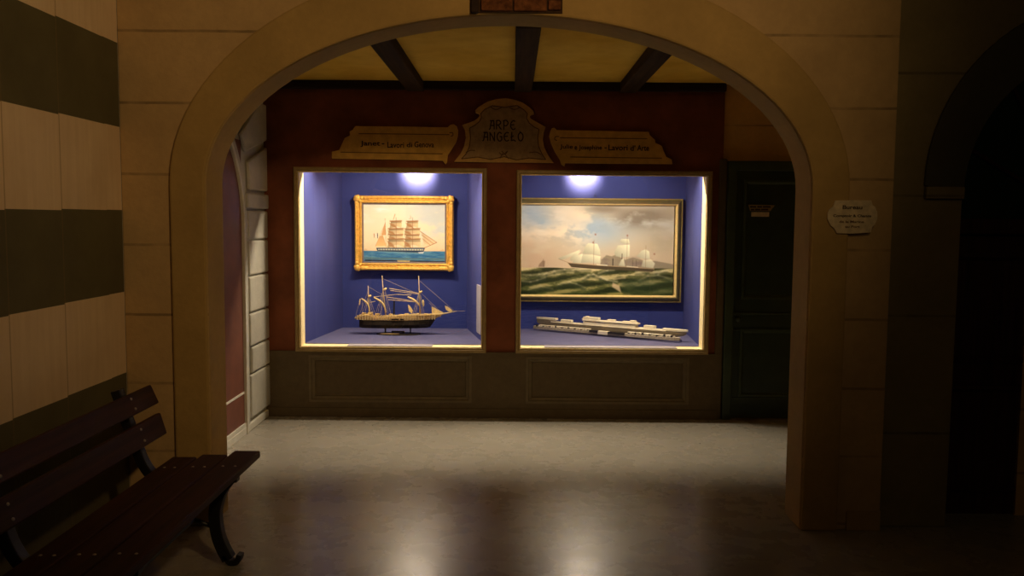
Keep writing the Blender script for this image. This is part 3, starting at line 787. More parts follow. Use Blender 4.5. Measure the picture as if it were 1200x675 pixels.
# ---------------------------------------------------------------- model of a rigged ship (left case)
YS = 7.35
def S(px, py, dy=0): p = at(px, py, YS); p.y += dy; return p
sh = thing('model_sailing_ship', 'model three masted sailing ship with dark hull, gilded deck and bare rigging', 'model ship', (at(466, 391, YS).x, YS, ZF))
def loft(bm, secs, mi=0, cap=True):
    V = [[bm.verts.new(p) for p in s] for s in secs]; n = len(secs[0])
    for a, b in zip(V, V[1:]):
        for k in range(n): bm.faces.new((a[k], a[(k+1) % n], b[(k+1) % n], b[k])).material_index = mi
    if cap: bm.faces.new(V[0][::-1]); bm.faces.new(V[-1])
def hull_sections(px_top, py_top, px_bot, py_bot, beams, kt=.9, kb=.45):
    out = []
    for (xt, yt, xb, yb, b) in zip(px_top, py_top, px_bot, py_bot, beams):
        t_, bo = S(xt, yt), S(xb, yb); mid = t_.lerp(bo, .55); w2 = b
        out.append([(t_.x, YS-w2*kt, t_.z), (mid.x, YS-w2, mid.z), (bo.x, YS-w2*kb, bo.z), (bo.x, YS+w2*kb, bo.z), (mid.x, YS+w2, mid.z), (t_.x, YS+w2*kt, t_.z)])
    return out
bm = bmesh.new()
loft(bm, hull_sections((421.8, 427, 440, 455, 470, 485, 497, 505, 511.5), (373.8, 374.0, 374.4, 374.6, 374.8, 374.6, 374.2, 373.6, 372.6),
                       (421.3, 426, 440, 455, 470, 485, 495, 501, 504.5), (383, 384, 384.3, 384.4, 384.4, 384.3, 384.1, 383.8, 382.6), (.03, .048, .058, .06, .06, .058, .046, .028, .004)))
obj('lower_hull', bm, M['hull'], sh, bevel=.003)
bm = bmesh.new()
loft(bm, hull_sections((415.5, 421, 427, 436, 437, 451, 466, 466.5, 485, 500, 511, 517), (372.6, 368.8, 368.3, 368.3, 370.2, 370.6, 370.5, 369.2, 368.6, 368.6, 368.3, 368.5),
                       (418, 422.5, 427, 436, 437, 451, 466, 466.5, 485, 500, 510, 516), (374.0, 374.2, 374.4, 374.6, 374.6, 374.8, 375, 375, 374.8, 374.2, 373, 370.6), (.02, .04, .05, .056, .056, .06, .061, .061, .057, .042, .02, .004), 1, .95))
obj('upper_hull', bm, M['brass_wood'], sh, bevel=.002)
# rails, stanchions, gun ports and deck clutter along the bulwark
bm = bmesh.new()
for k in range(30):
    x = 420 + k*3.1; w2 = .052 if x < 498 else .03; a = S(x, 371.5, -w2-.006); box(bm, a.x-.004, a.x+.004, a.y-.002, a.y+.012, a.z-.018, a.z+.022)
obj('stanchions', bm, M['spar'], sh)
for a_, b_ in (((417, 371.5), (436, 366.8)), ((452, 369), (470, 369)), ((470, 368), (515, 367.6))):
    bm = bmesh.new(); tube(bm, [S(*a_, -.05), S((a_[0]+b_[0])/2, (a_[1]+b_[1])/2-.3, -.056), S(*b_, -.03)], .004, 6)
    obj('rail', bm, M['sail'], sh)
for a_, b_ in ((460, 468), (470, 474)):
    bm = bmesh.new(); p, q = S(a_, 372.6, -.0615), S(b_, 374.2, -.0615); box(bm, p.x, q.x, p.y-.004, p.y+.01, q.z, p.z); obj('gun_port', bm, M['hull'], sh)
for x, w_, h in ((424, 5, 5), (431, 6, 6), (440, 5, 3.5), (456, 4, 3), (474, 5, 3.5), (483, 6, 3), (488, 3, 4), (497, 4, 3.5), (504, 4, 3)):
    bm = bmesh.new(); p, q = S(x, 369.5 - h*.6), S(x+w_, 370); box(bm, p.x, q.x, YS-.022, YS+.022, q.z-.01, p.z)
    obj('deckhouse', bm, M['brass_wood'], sh, bevel=.003)
# masts
masts = (((432.8, 369.5), (431.8, 351), (431.4, 334.8)), ((452.3, 370.5), (449.4, 345), (447.6, 322.8)), ((492.4, 369.5), (491.4, 345), (490.6, 323)))
for m_ in masts:
    bm = bmesh.new(); tube(bm, [S(*p) for p in m_], [.0062, .0048, .0022], 8); obj('mast', bm, M['spar'], sh, smooth=True)
bm = bmesh.new(); tube(bm, [S(461.6, 370), S(462, 352.5)], [.008, .0065], 10); obj('funnel', bm, M['black'], sh)
bm = bmesh.new(); tube(bm, [S(508, 370), S(520, 367.6), S(535.5, 364.6)], [.010, .007, .002], 8); obj('bowsprit', bm, M['spar'], sh, smooth=True)
# tops (the little bright platforms)
for x, y in ((433.3, 347), (451.3, 338.8), (493.0, 342.2)):
    bm = bmesh.new(); c = S(x, y); bmesh.ops.create_uvsphere(bm, u_segments=12, v_segments=8, radius=1, matrix=Matrix.Translation(c) @ Matrix.Rotation(R(-30), 4, 'Y') @ Matrix.Diagonal((.017, .016, .010, 1)))
    obj('mast_top', bm, M['sail'], sh, smooth=True)
# furled gaff sails
def bundle(name, pts, r_):
    bm = bmesh.new(); pp = smooth_path([S(*p) for p in pts], 5); n = len(pp)
    tube(bm, pp, [.68*r_*(.35 + .65*math.sin(math.pi*min(.97, .12 + .8*i/(n-1)))) for i in range(n)], 8); obj(name, bm, M['sail'], sh, smooth=True)
bundle('furled_sail', ((423.5, 349.8), (428.5, 353.5), (431.8, 358), (433.4, 366)), .012)
bundle('furled_sail', ((438.2, 348.6), (444.5, 352.2), (449.5, 357), (452.6, 366)), .013)
bundle('furled_sail', ((477.8, 347.8), (484, 350.8), (489.2, 355), (492.4, 359.6)), .013)
bundle('hanging_sail', ((422.2, 350.2), (421.6, 353), (421.4, 357.5)), .008)
bundle('hanging_sail', ((495.5, 351.5), (496.0, 355), (496.2, 359)), .014)
def flat_sail(name, pts, th=.006):
    bm = bmesh.new(); P = [S(*p) for p in pts]; A_ = [bm.verts.new((p.x, p.y-th*.5, p.z)) for p in P]; B_ = [bm.verts.new((p.x, p.y+th*.5, p.z)) for p in P]; n = len(P)
    bm.faces.new(A_); bm.faces.new(B_[::-1])
    for i in range(n): bm.faces.new((A_[i], B_[i], B_[(i+1) % n], A_[(i+1) % n]))
    obj(name, bm, M['sail'], sh, bevel=.001)
flat_sail('staysail', ((478.2, 357.2), (480.8, 359), (483.8, 364), (482.6, 367.5), (479.2, 364.8)))
flat_sail('jib', ((505.8, 359.2), (512, 362.4), (519.5, 366.2), (516, 371.6), (511, 369.4), (506.2, 367.2)))
flat_sail('flying_jib', ((521.4, 358.4), (524.5, 359.3), (530.6, 364), (528.6, 366), (524.5, 364.2), (522.4, 362.6)))
# yards and stays
bm = bmesh.new()
for a_, b_ in (((456, 338), (491, 343.6)), ((457.5, 340.4), (491, 344.8)), ((438, 348), (464, 345)), ((464, 345), (482, 345.8)), ((453, 348), (485, 353)), ((455, 351.2), (486, 353.8)), ((433, 354.6), (440, 353))):
    tube(bm, [S(*a_), S(*b_)], .0028, 6)
obj('yards', bm, M['spar'], sh)
bm = bmesh.new()
lines = [((421.5, 368), (431.6, 340)), ((431.4, 336), (447.8, 345)), ((447.6, 326), (490.8, 345)), ((490.6, 328), (533, 365)), ((491, 341), (518, 367)), ((502.8, 355), (516, 366)), ((535, 364.6), (545, 364.4)),
         ((416, 373), (422, 351)), ((440, 368), (449, 340)), ((424.5, 351.5), (424.5, 369))]
for mx, top, xs_ in ((432, 345, (425, 428, 438, 441)), (450, 336, (443, 446, 456, 459, 447.5)), (491.6, 340, (486, 488, 495.5, 498, 484))):
    for x in xs_: lines.append(((x, 369), (mx + (x-mx)*.15, top + 4)))
for a_, b_ in lines:
    dy = -.04 if abs(a_[1]-369) < .1 else 0
    tube(bm, [S(*a_, dy), S(*b_)], .0012, 5)
obj('rigging', bm, M['rope'], sh)
# stand
for x in (451.6, 481):
    bm = bmesh.new(); t_ = S(x, 383.6); tube(bm, [(t_.x, YS, ZF+.008), (t_.x, YS, ZF+.02), (t_.x, YS, t_.z+.004)], [.013, .006, .008], 10); obj('stand_post', bm, M['black'], sh)
bm = bmesh.new(); a_, b_ = S(459, 388), S(474, 388); box(bm, a_.x, b_.x, YS-.02, YS+.02, ZF+.006, ZF+.012); box(bm, a_.x, b_.x, YS-.012, YS+.012, ZF+.022, ZF+.030)
for x in (a_.x+.01, b_.x-.01): box(bm, x-.006, x+.006, YS-.01, YS+.01, ZF+.01, ZF+.024)
obj('stand_cradle', bm, M['hull'], sh, bevel=.002)
bm = bmesh.new(); c = S(467, 391.5)
bmesh.ops.create_cone(bm, cap_ends=True, segments=40, radius1=.155, radius2=.150, depth=.010, matrix=Matrix.Translation((c.x, YS, ZF+.005)) @ Matrix.Diagonal((1.25, .55, 1, 1)))
sb_ = obj('stand_base', bm, M['hull'], sh)
bm = bmesh.new(); c2 = S(455, 391.5); bmesh.ops.create_cone(bm, cap_ends=True, segments=30, radius1=.07, radius2=.07, depth=.004, matrix=Matrix.Translation((c2.x+.02, YS-.035, ZF+.011)) @ Matrix.Diagonal((1.2, .42, 1, 1)))
obj('name_plate', bm, M['brass'], sb_)

# ---------------------------------------------------------------- white liner model (right case)
ZL = ZF + .016
B0, B1 = atz(628, 385.2, ZL), atz(796, 399.6, ZL)
dv = Vector((B1.x-B0.x, B1.y-B0.y, 0)); LEN = dv.length; ex = dv.normalized(); ey = Vector((-ex.y, ex.x, 0))   # ey: away from the viewer
ln = thing('model_ocean_liner', 'ivory white model ocean liner with stepped decks, lying slantwise on blue shelf', 'model ship', ((B0.x+B1.x)/2, (B0.y+B1.y)/2, ZF))
def Lp(s, d, h): return Vector((B0.x, B0.y, ZL)) + ex*(s*LEN) + ey*d + Vector((0, 0, h))
def Lof(px): # station along the front edge seen at this column
    lo_, hi_ = -.2, 1.3
    for _ in range(40):
        m_ = (lo_+hi_)/2; p = Lp(m_, 0, 0)
        # column of a point
        v = p - Vector((0, 0, EYE)); X_, Z_, D_ = v.dot(rt), v.dot(up), v.dot(fwd)
        if 600 + FPX*X_/D_ < px: lo_ = m_
        else: hi_ = m_
    return lo_
def slab(bm, stations, h0, h1, d0=.0):
    """stations: (s, near, far) outline in plan"""
    pts = [Lp(s, a, 0) for s, a, b in stations] + [Lp(s, b, 0) for s, a, b in reversed(stations)]
    pts = [p for i, p in enumerate(pts) if (p - pts[i-1]).length > 1e-4]
    A_ = [bm.verts.new((p.x, p.y, ZL+h0)) for p in pts]; B_ = [bm.verts.new((p.x, p.y, ZL+h1)) for p in pts]; n = len(pts)
    bm.faces.new(A_[::-1]); bm.faces.new(B_)
    for i in range(n): bm.faces.new((A_[i], A_[(i+1) % n], B_[(i+1) % n], B_[i]))
DM, KB, KH = .070, .56, .95      # centreline behind the strip, beam and height factors
# hull: flared bow at the left end, sheer rising to it, rounded counter stern
bm = bmesh.new(); secs = []
for s, w_, hb, ht in ((-.024, .003, .055, .104), (.03, .014, .012, .098), (.08, .028, .0, .086), (.16, .044, .0, .074), (.30, .056, .0, .070), (.5, .06, .0, .067), (.72, .058, .0, .065), (.88, .050, .0, .066), (.96, .036, .02, .068), (1.01, .018, .040, .070), (1.025, .006, .052, .070)):
    w_ *= KB; hb *= KH; ht *= KH
    secs.append([Lp(s, DM-w_, ht), Lp(s, DM-w_*.92, (hb+ht)*.5), Lp(s, DM-w_*.75, hb), Lp(s, DM+w_*.75, hb), Lp(s, DM+w_*.92, (hb+ht)*.5), Lp(s, DM+w_, ht)])
loft(bm, [[tuple(p) for p in s] for s in secs]); obj('hull', bm, M['shaded_hull'], ln, bevel=.002)
def piece(name, st, h0, h1, m='white', bev=.002):
    if not name.startswith(('quay', 'dark')):
        st = [(a, DM + (b-DM)*KB, DM + (c-DM)*KB) for a, b, c in st]; h0 *= KH; h1 *= KH
    bm = bmesh.new(); slab(bm, st, h0, h1); obj(name, bm, M[m], ln, bevel=bev)
piece('foredeck', [(-.026, DM-.003, DM+.003), (.03, DM-.02, DM+.02), (.08, DM-.034, DM+.034), (.13, DM-.044, DM+.044)], .088, .106)
piece('main_deck', [(.09, DM-.036, DM+.036), (.16, DM-.048, DM+.048), (.3, DM-.060, DM+.060), (.5, DM-.064, DM+.064), (.72, DM-.062, DM+.062), (.9, DM-.05, DM+.05)], .066, .075)
piece('hatch_cover', [(.165, DM-.034, DM+.034), (.245, DM-.036, DM+.036)], .078, .100)
piece('lower_superstructure', [(.335, DM-.055, DM+.055), (.70, DM-.055, DM+.055)], .072, .100)
piece('window_band', [(.345, DM-.051, DM+.051), (.69, DM-.051, DM+.051)], .099, .107, 'black_glass', 0)
piece('boat_deck', [(.325, DM-.045, DM+.045), (.345, DM-.062, DM+.062), (.70, DM-.062, DM+.062), (.715, DM-.05, DM+.05)], .106, .118)
piece('bridge', [(.33, DM-.030, DM+.030), (.36, DM-.046, DM+.046), (.44, DM-.044, DM+.044)], .118, .142)
bm = bmesh.new(); prism_pts = [(0.315, .119), (.345, .148), (.365, .148), (.35, .119)]
V = [[bm.verts.new(tuple(Lp(s, d, h*KH))) for s, h in prism_pts] for d in (DM-.014, DM+.014)]
bm.faces.new(V[0]); bm.faces.new(V[1][::-1])
for i in range(4): bm.faces.new((V[0][i], V[1][i], V[1][(i+1) % 4], V[0][(i+1) % 4]))
obj('bridge_wing', bm, M['white'], ln)
piece('funnel_base', [(.50, DM-.022, DM+.022), (.555, DM-.022, DM+.022)], .118, .134)
piece('top_house', [(.605, DM-.034, DM+.034), (.70, DM-.036, DM+.036)], .118, .128)
piece('funnel_base', [(.655, DM-.024, DM+.024), (.695, DM-.024, DM+.024)], .128, .140)
piece('aft_deck', [(.70, DM-.058, DM+.058), (.86, DM-.05, DM+.05)], .075, .080)
piece('hatch_cover', [(.752, DM-.036, DM+.036), (.825, DM-.034, DM+.034)], .080, .106)
piece('poop_deck', [(.875, DM-.046, DM+.046), (.95, DM-.040, DM+.040), (1.01, DM-.026, DM+.026), (1.035, DM-.008, DM+.008)], .072, .092)
# low quay-like strip of fittings along the near side
piece('base_board', [(.0, DM-.03, DM+.04), (.99, DM-.03, DM+.04)], -.0199, .0, 'shelf', 0)
piece('quay_strip', [(-.02, -.004, .03), (.02, -.012, .03), (.97, -.014, .03), (1.0, .0, .03)], .0, .026, 'grey_white')
for k in range(62):
    s = .01 + k*.0157
    if .39 < s < .655: continue
    h = .028 + rnd.random()*.016; wd = .003 + rnd.random()*.004
    bm = bmesh.new(); p = Lp(s, -.006 + rnd.random()*.006, .022); u_ = ex*wd
    V = [p-u_-ey*.008, p+u_-ey*.008, p+u_+ey*.012, p-u_+ey*.012]
    lo4 = [bm.verts.new(v) for v in V]; hi4 = [bm.verts.new(v + Vector((0, 0, h-.022))) for v in V]
    bm.faces.new(lo4[::-1]); bm.faces.new(hi4)
    for i in range(4): bm.faces.new((lo4[i], lo4[(i+1) % 4], hi4[(i+1) % 4], hi4[i]))
    obj('quay_fitting', bm, M['white'] if k % 3 else M['black_glass'], ln)
piece('quay_top', [(.025, -.002, .026), (.40, -.004, .026)], .034, .039)
piece('quay_top', [(.66, -.006, .026), (.95, -.006, .026)], .036, .041)
piece('dark_opening', [(.40, -.0165, .0), (.462, -.0165, .0)], .012, .032, 'black_glass', 0)
piece('dark_opening', [(.53, -.0165, .0), (.645, -.0165, .0)], .010, .030, 'black_glass', 0)
piece('quay_ramp', [(.462, -.020, .02), (.53, -.020, .02)], .0, .030)

# ---------------------------------------------------------------- captions lying on the ledges
def ledge_card(a, b, label):
    z = LW[2] + .006
    p, q = at(a, 403, YB+.08), at(b, 403, YB+.08)
    t = thing('caption_strip', label, 'caption', ((p.x+q.x)/2, YB+.08, z), 'caption strips on the ledges')
    bm = bmesh.new(); box(bm, p.x, q.x, YB+.022, YB+.125, z+.0002, z+.006); obj('strip', bm, M['plaque_grey'], t, bevel=.001)
ledge_card(408.5, 507, 'grey caption strip lying on the ledge of the left display window')
ledge_card(638, 792, 'grey caption strip lying on the ledge of the right display window')
# pale card on the right splayed side of the left case
def sideY(y): return LW[1] + (-.412 - LW[1])*(y-YL)/(YK-YL)
ca, cb = 6.93, 7.16
crd = thing('caption_card', 'pale upright caption card on the right side panel behind the left window', 'caption', (sideY(7.04), 7.04, .62))
bm = bmesh.new(); za, zb = .615, 1.015
prism(bm, [(sideY(ca)-.002, ca), (sideY(cb)-.002, cb), (sideY(cb)-.010, cb-.001), (sideY(ca)-.010, ca-.001)], za, zb, 'z'); obj('card', bm, M['plaque_grey'], crd)

# ---------------------------------------------------------------- signs over the windows
def sgn(pts, Y): return [(at(x, y, Y).x, at(x, y, Y).z) for x, y in pts]
YSG = YB - .002
def scroll(name, pts, label, lines, words, cat='sign'):
    t = thing(name, label, cat, Vector((0, YB, 0)) + Vector((sum(at(x, y, YSG).x for x, y in pts)/len(pts), 0, min(at(x, y, YSG).z for x, y in pts))), 'scroll boards beside the name sign')
    bm = bmesh.new(); prism(bm, sgn(pts, YSG), YB-.026, YB-.001); obj('board', bm, M['sign'], t, bevel=.003)
    bm = bmesh.new()
    for l_ in lines:
        ribbon(bm, [Vector(p) for p in sgn(smooth_path2(l_), YSG)], .007, YB-.0275, YB-.0255)
    obj('engraved_line', bm, M['groove'], t)
    for w_, xa, xb, yb, h in words:
        bm = bmesh.new(); p, q = at(xa, yb, YSG), at(xb, yb, YSG); text_mesh(bm, w_, p.x, p.z, q.x-p.x, h, YB-.026, .002, rot=math.atan2(at(xb, yb+.4*(xb-xa)/60, YSG).z-p.z, q.x-p.x))
        obj('lettering', bm, M['ink'], t)
    return t
def smooth_path2(pts): return [(p.x, p.y) for p in smooth_path([Vector((a, b, 0)) for a, b in pts], 4)] if len(pts) > 2 else pts
scroll('scroll_sign', [(417, 148.2), (470, 148.6), (525, 149.6), (528, 146.6), (532, 146), (535.5, 148.5), (537, 153), (536.6, 160), (534.5, 167), (529, 176), (524.8, 182.5), (524.2, 190), (522.5, 193), (520.5, 191), (519, 188.6), (460, 187.3), (389.6, 186.2), (389.4, 178), (393, 177.2), (398, 176.2), (400.5, 171), (402.8, 166), (404.5, 162), (409, 160), (410.8, 158.8), (410.2, 154.5), (414, 152.4)],
       'left ochre scroll board above the left window, with one line of lettering',
       [[(421, 157), (470, 157.4), (527, 158.2)], [(400, 178.6), (455, 179.6), (519, 180.6)], [(527, 156), (530.5, 156), (531, 159), (528.5, 160)]],
       [('Janet', 423, 446, 172.6, .047), ('-', 448, 451, 169.5, .008), ('Lavori', 454.5, 474, 173.6, .045), ('di', 477, 483.5, 172.8, .036), ('Genova', 486, 509, 173, .044)])
scroll('scroll_sign', [(645, 153.5), (646.5, 150.6), (649.5, 150), (652.5, 152.8), (700, 153.6), (760, 154.8), (760.8, 158.2), (765, 162.4), (767.2, 164.2), (767.5, 168), (772, 169.6), (775.2, 171.6), (777, 177), (780, 184), (786.6, 187), (787.4, 192.4), (720, 192), (662, 191.4), (661.2, 195.4), (657.6, 193), (656.2, 188), (650, 178), (645.5, 168), (643.4, 160)],
       'right ochre scroll board above the right window, with one line of lettering',
       [[(656, 161.8), (705, 162.4), (758, 163)], [(668, 184.2), (720, 185), (775, 185.6)], [(655, 160.5), (651, 160.5), (649.8, 163.5), (652.5, 165)]],
       [('Julie', 656, 671, 176, .042), ('e', 673, 676, 175.8, .028), ('Josephine', 678, 705, 177.2, .045), ('-', 708, 710.5, 174.2, .008), ('Lavori', 712.5, 735, 176.6, .044), ("d'", 738, 744, 177, .042), ('Arte', 746, 760, 177, .044)])
cs = thing('name_sign', 'arched tan sign with two large words, between the two scroll boards', 'sign', at(590, 191, YSG) + Vector((0, .002, 0)))
oc = [(532.3, 190), (540, 180), (544, 172), (546, 162), (545, 153), (541.6, 147), (549, 144.6), (556, 142), (560.5, 138.6), (562.6, 135.6), (561, 133.6), (557.6, 133), (557.2, 129.5), (561, 125.6), (571.5, 119.6), (582, 116.6), (592.5, 115.6), (604, 117.6), (613, 121), (620, 126), (625.4, 131), (626, 134.4), (622, 135.4), (620.4, 137), (622.4, 140), (628, 143), (634, 146.4), (639.4, 149.2), (637, 156), (636, 164), (637.6, 173), (642, 182), (648.6, 191.2)]
bm = bmesh.new(); prism(bm, sgn(oc, YSG), YB-.030, YB-.001); obj('rim_board', bm, M['sign_rim'], cs, bevel=.003)
icn = [(541, 186.6), (547, 180), (550.4, 172), (551.6, 162), (550.6, 150.6), (556.6, 147.4), (562, 143), (564.4, 138), (563.4, 134), (568, 129), (577, 124.6), (583, 125.4), (592, 126.4), (600, 125), (606, 124.4), (614, 129.4), (618, 134), (617, 139), (620, 144.6), (626, 149.4), (631.6, 152), (630, 162), (631, 172), (635, 181), (639.4, 187.4), (620, 185.6), (605, 187.8), (591, 184), (575, 187.2), (560, 184.4)]
bm = bmesh.new(); prism(bm, sgn(icn, YSG), YB-.034, YB-.029); obj('inset_field', bm, M['sign_field'], cs, bevel=.002)
bm = bmesh.new()
for p in range(len(icn)):
    a_, b_ = icn[p], icn[(p+1) % len(icn)]; ribbon(bm, [Vector(v) for v in sgn([a_, b_], YSG)], .007, YB-.0345, YB-.0325)
for l_ in ([(546, 179), (552, 176.6), (557, 177)], [(634, 181.5), (628, 178.6), (620, 179.4)], [(585, 179), (589, 182), (594, 178)], [(586, 186), (590, 180), (596, 186.4)], [(588, 177.5), (592, 181), (595, 177.4)], [(575, 126), (581, 129), (588, 126.8)], [(597, 126.8), (603, 129), (609, 126.6)]):
    ribbon(bm, [Vector(v) for v in sgn(smooth_path2(l_), YSG)], .006, YB-.0355, YB-.0335)
obj('painted_scrollwork', bm, M['ink_soft'], cs)
GL = {  # letter strokes on a unit box
 'A': [[(.95, 0), (.92, .5), (.86, 1.02)], [(.86, 1.0), (.5, .95), (.32, .55), (.22, .12), (.0, .0)], [(.28, .45), (.9, .45)], [(.18, 1.0), (.5, .98), (.86, 1.02)]],
 'R': [[(.1, 0), (.12, 1)], [(.0, .97), (.5, 1.03), (.85, .82), (.6, .55), (.14, .5)], [(.45, .5), (.7, .2), (1.0, -.02)]],
 'P': [[(.15, -.05), (.17, 1)], [(.0, .95), (.55, 1.04), (.9, .75), (.6, .42), (.17, .45)]],
 'E': [[(.9, .9), (.55, 1.0), (.15, .7), (.12, .3), (.5, -.02), (.95, .12)], [(.12, .5), (.75, .55)]],
 'N': [[(.1, 0), (.12, 1)], [(.0, 1), (.45, .6), (.85, .02)], [(.88, -.05), (.9, 1.05)]],
 'G': [[(.9, .85), (.5, 1.0), (.12, .65), (.18, .2), (.55, -.02), (.9, .15), (.9, .5)], [(.55, .5), (1.0, .5)]],
 'L': [[(.2, 1.05), (.15, .3), (.1, .05), (.5, .1), (.9, -.05)], [(-.02, .42), (.5, .6)]],
 'O': [[(.5, 1), (.1, .7), (.15, .2), (.5, 0), (.88, .25), (.88, .72), (.5, 1.0), (.3, 1.08)]]}
bm = bmesh.new()
def word(w_, px0, px1, pb, pt_):
    n = len(w_); step = (px1-px0)/n
    for i, ch in enumerate(w_):
        for st in GL[ch]:
            pts = smooth_path2([(px0 + step*i + x*step*.80, pb - y*(pb-pt_)) for x, y in st])
            ribbon(bm, [Vector(v) for v in sgn(pts, YSG)], .0085, YB-.0365, YB-.0335)
word('ARPE', 573, 606, 152.2, 142.0); obj('lettering', bm, M['ink'], cs)
bm = bmesh.new(); word('ANGELO', 565.5, 615, 165.6, 155.6); obj('lettering', bm, M['ink'], cs)

# plaque on the right pillar
YQ = YW - .030
pl = thing('wall_plaque', 'pale cartouche plaque with four lines of writing on right pillar', 'plaque', at(999, 274, YQ))
po = [(978.5, 235), (999, 234.6), (1021, 234.8), (1022.4, 240), (1026, 243), (1028, 249), (1028.2, 256), (1025.5, 263), (1022, 266.5), (1020.6, 272.6), (999, 274), (980.5, 273.6), (977.6, 268), (973, 264), (969.6, 257), (969.4, 251), (971.6, 245.4), (976.4, 241.6)]
bm = bmesh.new(); prism(bm, [(p.x, p.z) for p in (at(x, y, YQ) for x, y in po)], YW-.034, YW-.0225); obj('board', bm, M['plaque'], pl, bevel=.003)
for w_, xa, xb, yb, h in (('Bureau', 987, 1010, 245.2, .020), ('Comptoir & Change', 976, 1020.5, 255.2, .017)):
    p, q = at(xa, yb, YQ), at(xb, yb, YQ); bm = bmesh.new(); text_mesh(bm, w_, p.x, p.z, q.x-p.x, h, YW-.034, .0015); obj('lettering', bm, M['ink'], pl)
for w_, xa, xb, yb, h in (('de la Marine', 983, 1012, 261.2, .012), ('au Port', 990, 1007, 267, .012)):
    p, q = at(xa, yb, YQ), at(xb, yb, YQ); bm = bmesh.new(); text_mesh(bm, w_, p.x, p.z, q.x-p.x, h, YW-.034, .0015); obj('faint_lettering', bm, M['ink_soft'], pl)

# ---------------------------------------------------------------- bench
bn = thing('bench', 'dark wine red slatted bench with black iron legs against the striped wall', 'bench', (-1.45, 3.0, 0))
YE, YN = 3.97, 1.55
def bx(x0, x1, y0, y1, z0, z1):
    bm = bmesh.new(); box(bm, x0, x1, y0, y1, z0, z1); return bm
bolts = []
for x0, x1, ye, zt in ((-1.315, -1.190, 3.985, .452), (-1.448, -1.327, 3.93, .448), (-1.575, -1.460, 3.90, .444)):
    s = obj('seat_slat', bx(x0, x1, YN, ye, zt-.034, zt), M['wine'], bn, bevel=.008)
    for yy in (3.72, 2.72, 1.75):
        for xx in (x0+.035, x1-.035):
            bm = bmesh.new(); bmesh.ops.create_uvsphere(bm, u_segments=10, v_segments=6, radius=.0065, matrix=Matrix.Translation((xx, yy, zt)) @ Matrix.Diagonal((1, 1, .5, 1)))
            obj('bolt', bm, M['bolt'], s, smooth=True)
for (xa, za), (xb, zb) in (((-1.690, .773), (-1.652, .686)), ((-1.648, .640), (-1.618, .540))):
    bm = bmesh.new(); t_ = Vector((xb-xa, zb-za)).normalized(); n_ = Vector((-t_.y, t_.x))*.030
    if n_.x > 0: n_ = -n_
    prism(bm, [(xa, za), (xb, zb), (xb+n_.x, zb+n_.y), (xa+n_.x, za+n_.y)], YN, 3.955, 'y'); s = obj('back_slat', bm, M['wine'], bn, bevel=.007)
    for yy in (3.72, 2.72, 1.75):
        for f in (.25, .75):
            bm = bmesh.new(); bmesh.ops.create_uvsphere(bm, u_segments=10, v_segments=6, radius=.0065, matrix=Matrix.Translation((xa+(xb-xa)*f, yy, za+(zb-za)*f)))
            obj('bolt', bm, M['bolt'], s, smooth=True)
def band(bm, pts, w_, y0, y1):
    pp = smooth_path2(pts); ribbon(bm, [Vector(p) for p in pp], w_, y0, y1)
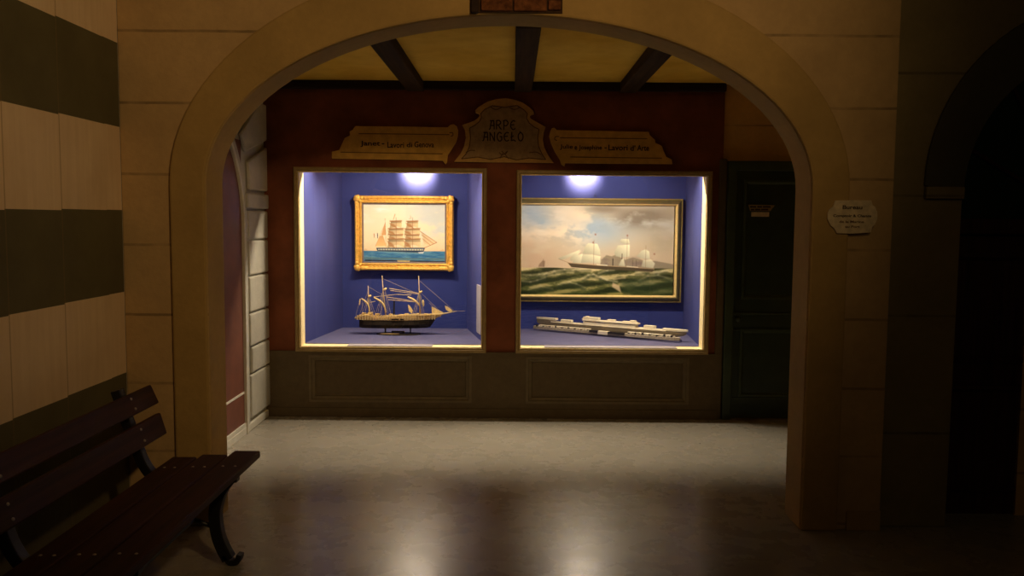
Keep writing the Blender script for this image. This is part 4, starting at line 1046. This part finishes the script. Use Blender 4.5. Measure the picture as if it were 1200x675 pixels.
for yc in (3.73, 2.73, 1.72):
    fr = bpy.data.objects.new('iron_support', None)
    bm = bmesh.new(); y0, y1 = yc-.024, yc+.024
    # seat rail and back upright in one casting
    band(bm, [(-1.215, .402), (-1.35, .398), (-1.50, .395), (-1.585, .40), (-1.635, .46), (-1.668, .55), (-1.705, .66), (-1.745, .79)], .042, y0, y1)
    s = obj('iron_support', bm, M['black'], bn, bevel=.004)
    bm = bmesh.new(); band(bm, [(-1.245, .402), (-1.290, .34), (-1.318, .25), (-1.312, .15), (-1.290, .08), (-1.262, .026)], .052, y0, y1)
    band(bm, [(-1.285, .05), (-1.255, .013), (-1.222, .018), (-1.212, .05)], .024, y0, y1)
    obj('front_leg', bm, M['black'], s, bevel=.004)
    bm = bmesh.new(); band(bm, [(-1.56, .395), (-1.545, .30), (-1.545, .20), (-1.58, .10), (-1.64, .024)], .046, y0, y1)
    band(bm, [(-1.61, .05), (-1.648, .013), (-1.68, .02)], .024, y0, y1)
    obj('rear_leg', bm, M['black'], s, bevel=.004)
    bm = bmesh.new(); tube(bm, [(-1.31, yc, .165), (-1.42, yc, .205), (-1.555, yc, .175)], .011); tube(bm, [(-1.30, yc, .30), (-1.36, yc, .345), (-1.44, yc, .385)], .009)
    obj('cross_brace', bm, M['black'], s, smooth=True)
bm = bmesh.new(); tube(bm, [(-1.42, 1.72, .205), (-1.42, 3.73, .205)], .010); obj('tie_rod', bm, M['black'], bn, smooth=True)

# ---------------------------------------------------------------- lights
def spot(name, loc, target, W, col, size, radius, blend=.5):
    l = bpy.data.lights.new(name, 'SPOT'); l.energy = W; l.color = col; l.spot_size = R(size); l.spot_blend = blend; l.shadow_soft_size = radius
    o = bpy.data.objects.new(name, l); COL.objects.link(o); o.location = loc
    d = Vector(target) - Vector(loc); o.rotation_euler = d.to_track_quat('-Z', 'Y').to_euler(); return o
WARM = (1.0, .81, .56)
def strip(name, loc, target, W, col, sx, sy):
    l = bpy.data.lights.new(name, 'AREA'); l.shape = 'RECTANGLE'; l.size = sx; l.size_y = sy; l.energy = W; l.color = col
    o = bpy.data.objects.new(name, l); COL.objects.link(o); o.location = loc
    d = Vector(target) - Vector(loc); o.rotation_euler = d.to_track_quat('-Z', 'Y').to_euler(); return o
for xf, xb in ((-.94, -.86), (.78, .64)):
    strip('case_tube_lamp', (xf, 6.90, 2.04), (xf, 6.40, 1.0), 34, WARM, 1.15, .03)
    spot('case_front_lamp', (xf, 6.95, 2.06), (xf, 7.5, 1.0), 44, WARM, 150, .035, .5)
    spot('floor_glare_spot', (xb, 7.60, 2.085), (xb*.72, 4.25, 0), 62, (1, .80, .54), 17, .06, 1.0)  # added spot, aimed out through the window to make the floor glare
    spot('case_wall_washer', (xb, 7.61, 2.095), (xb, 7.80, 2.02), 230, (1, .64, .34), 86, .03, 1.0)
spot('corridor_lamp', (1.1, .6, 3.22), (-.75, 4.2, 2.75), 172, (1.0, .63, .27), 92, .12, 1.0)
spot('flank_fill_spot', (2.6, -1.6, 3.0), (2.5, 4.2, 1.7), 20, (1.0, .68, .32), 60, .15, 1.0)  # added fill light that lifts the dim right flank and pillar
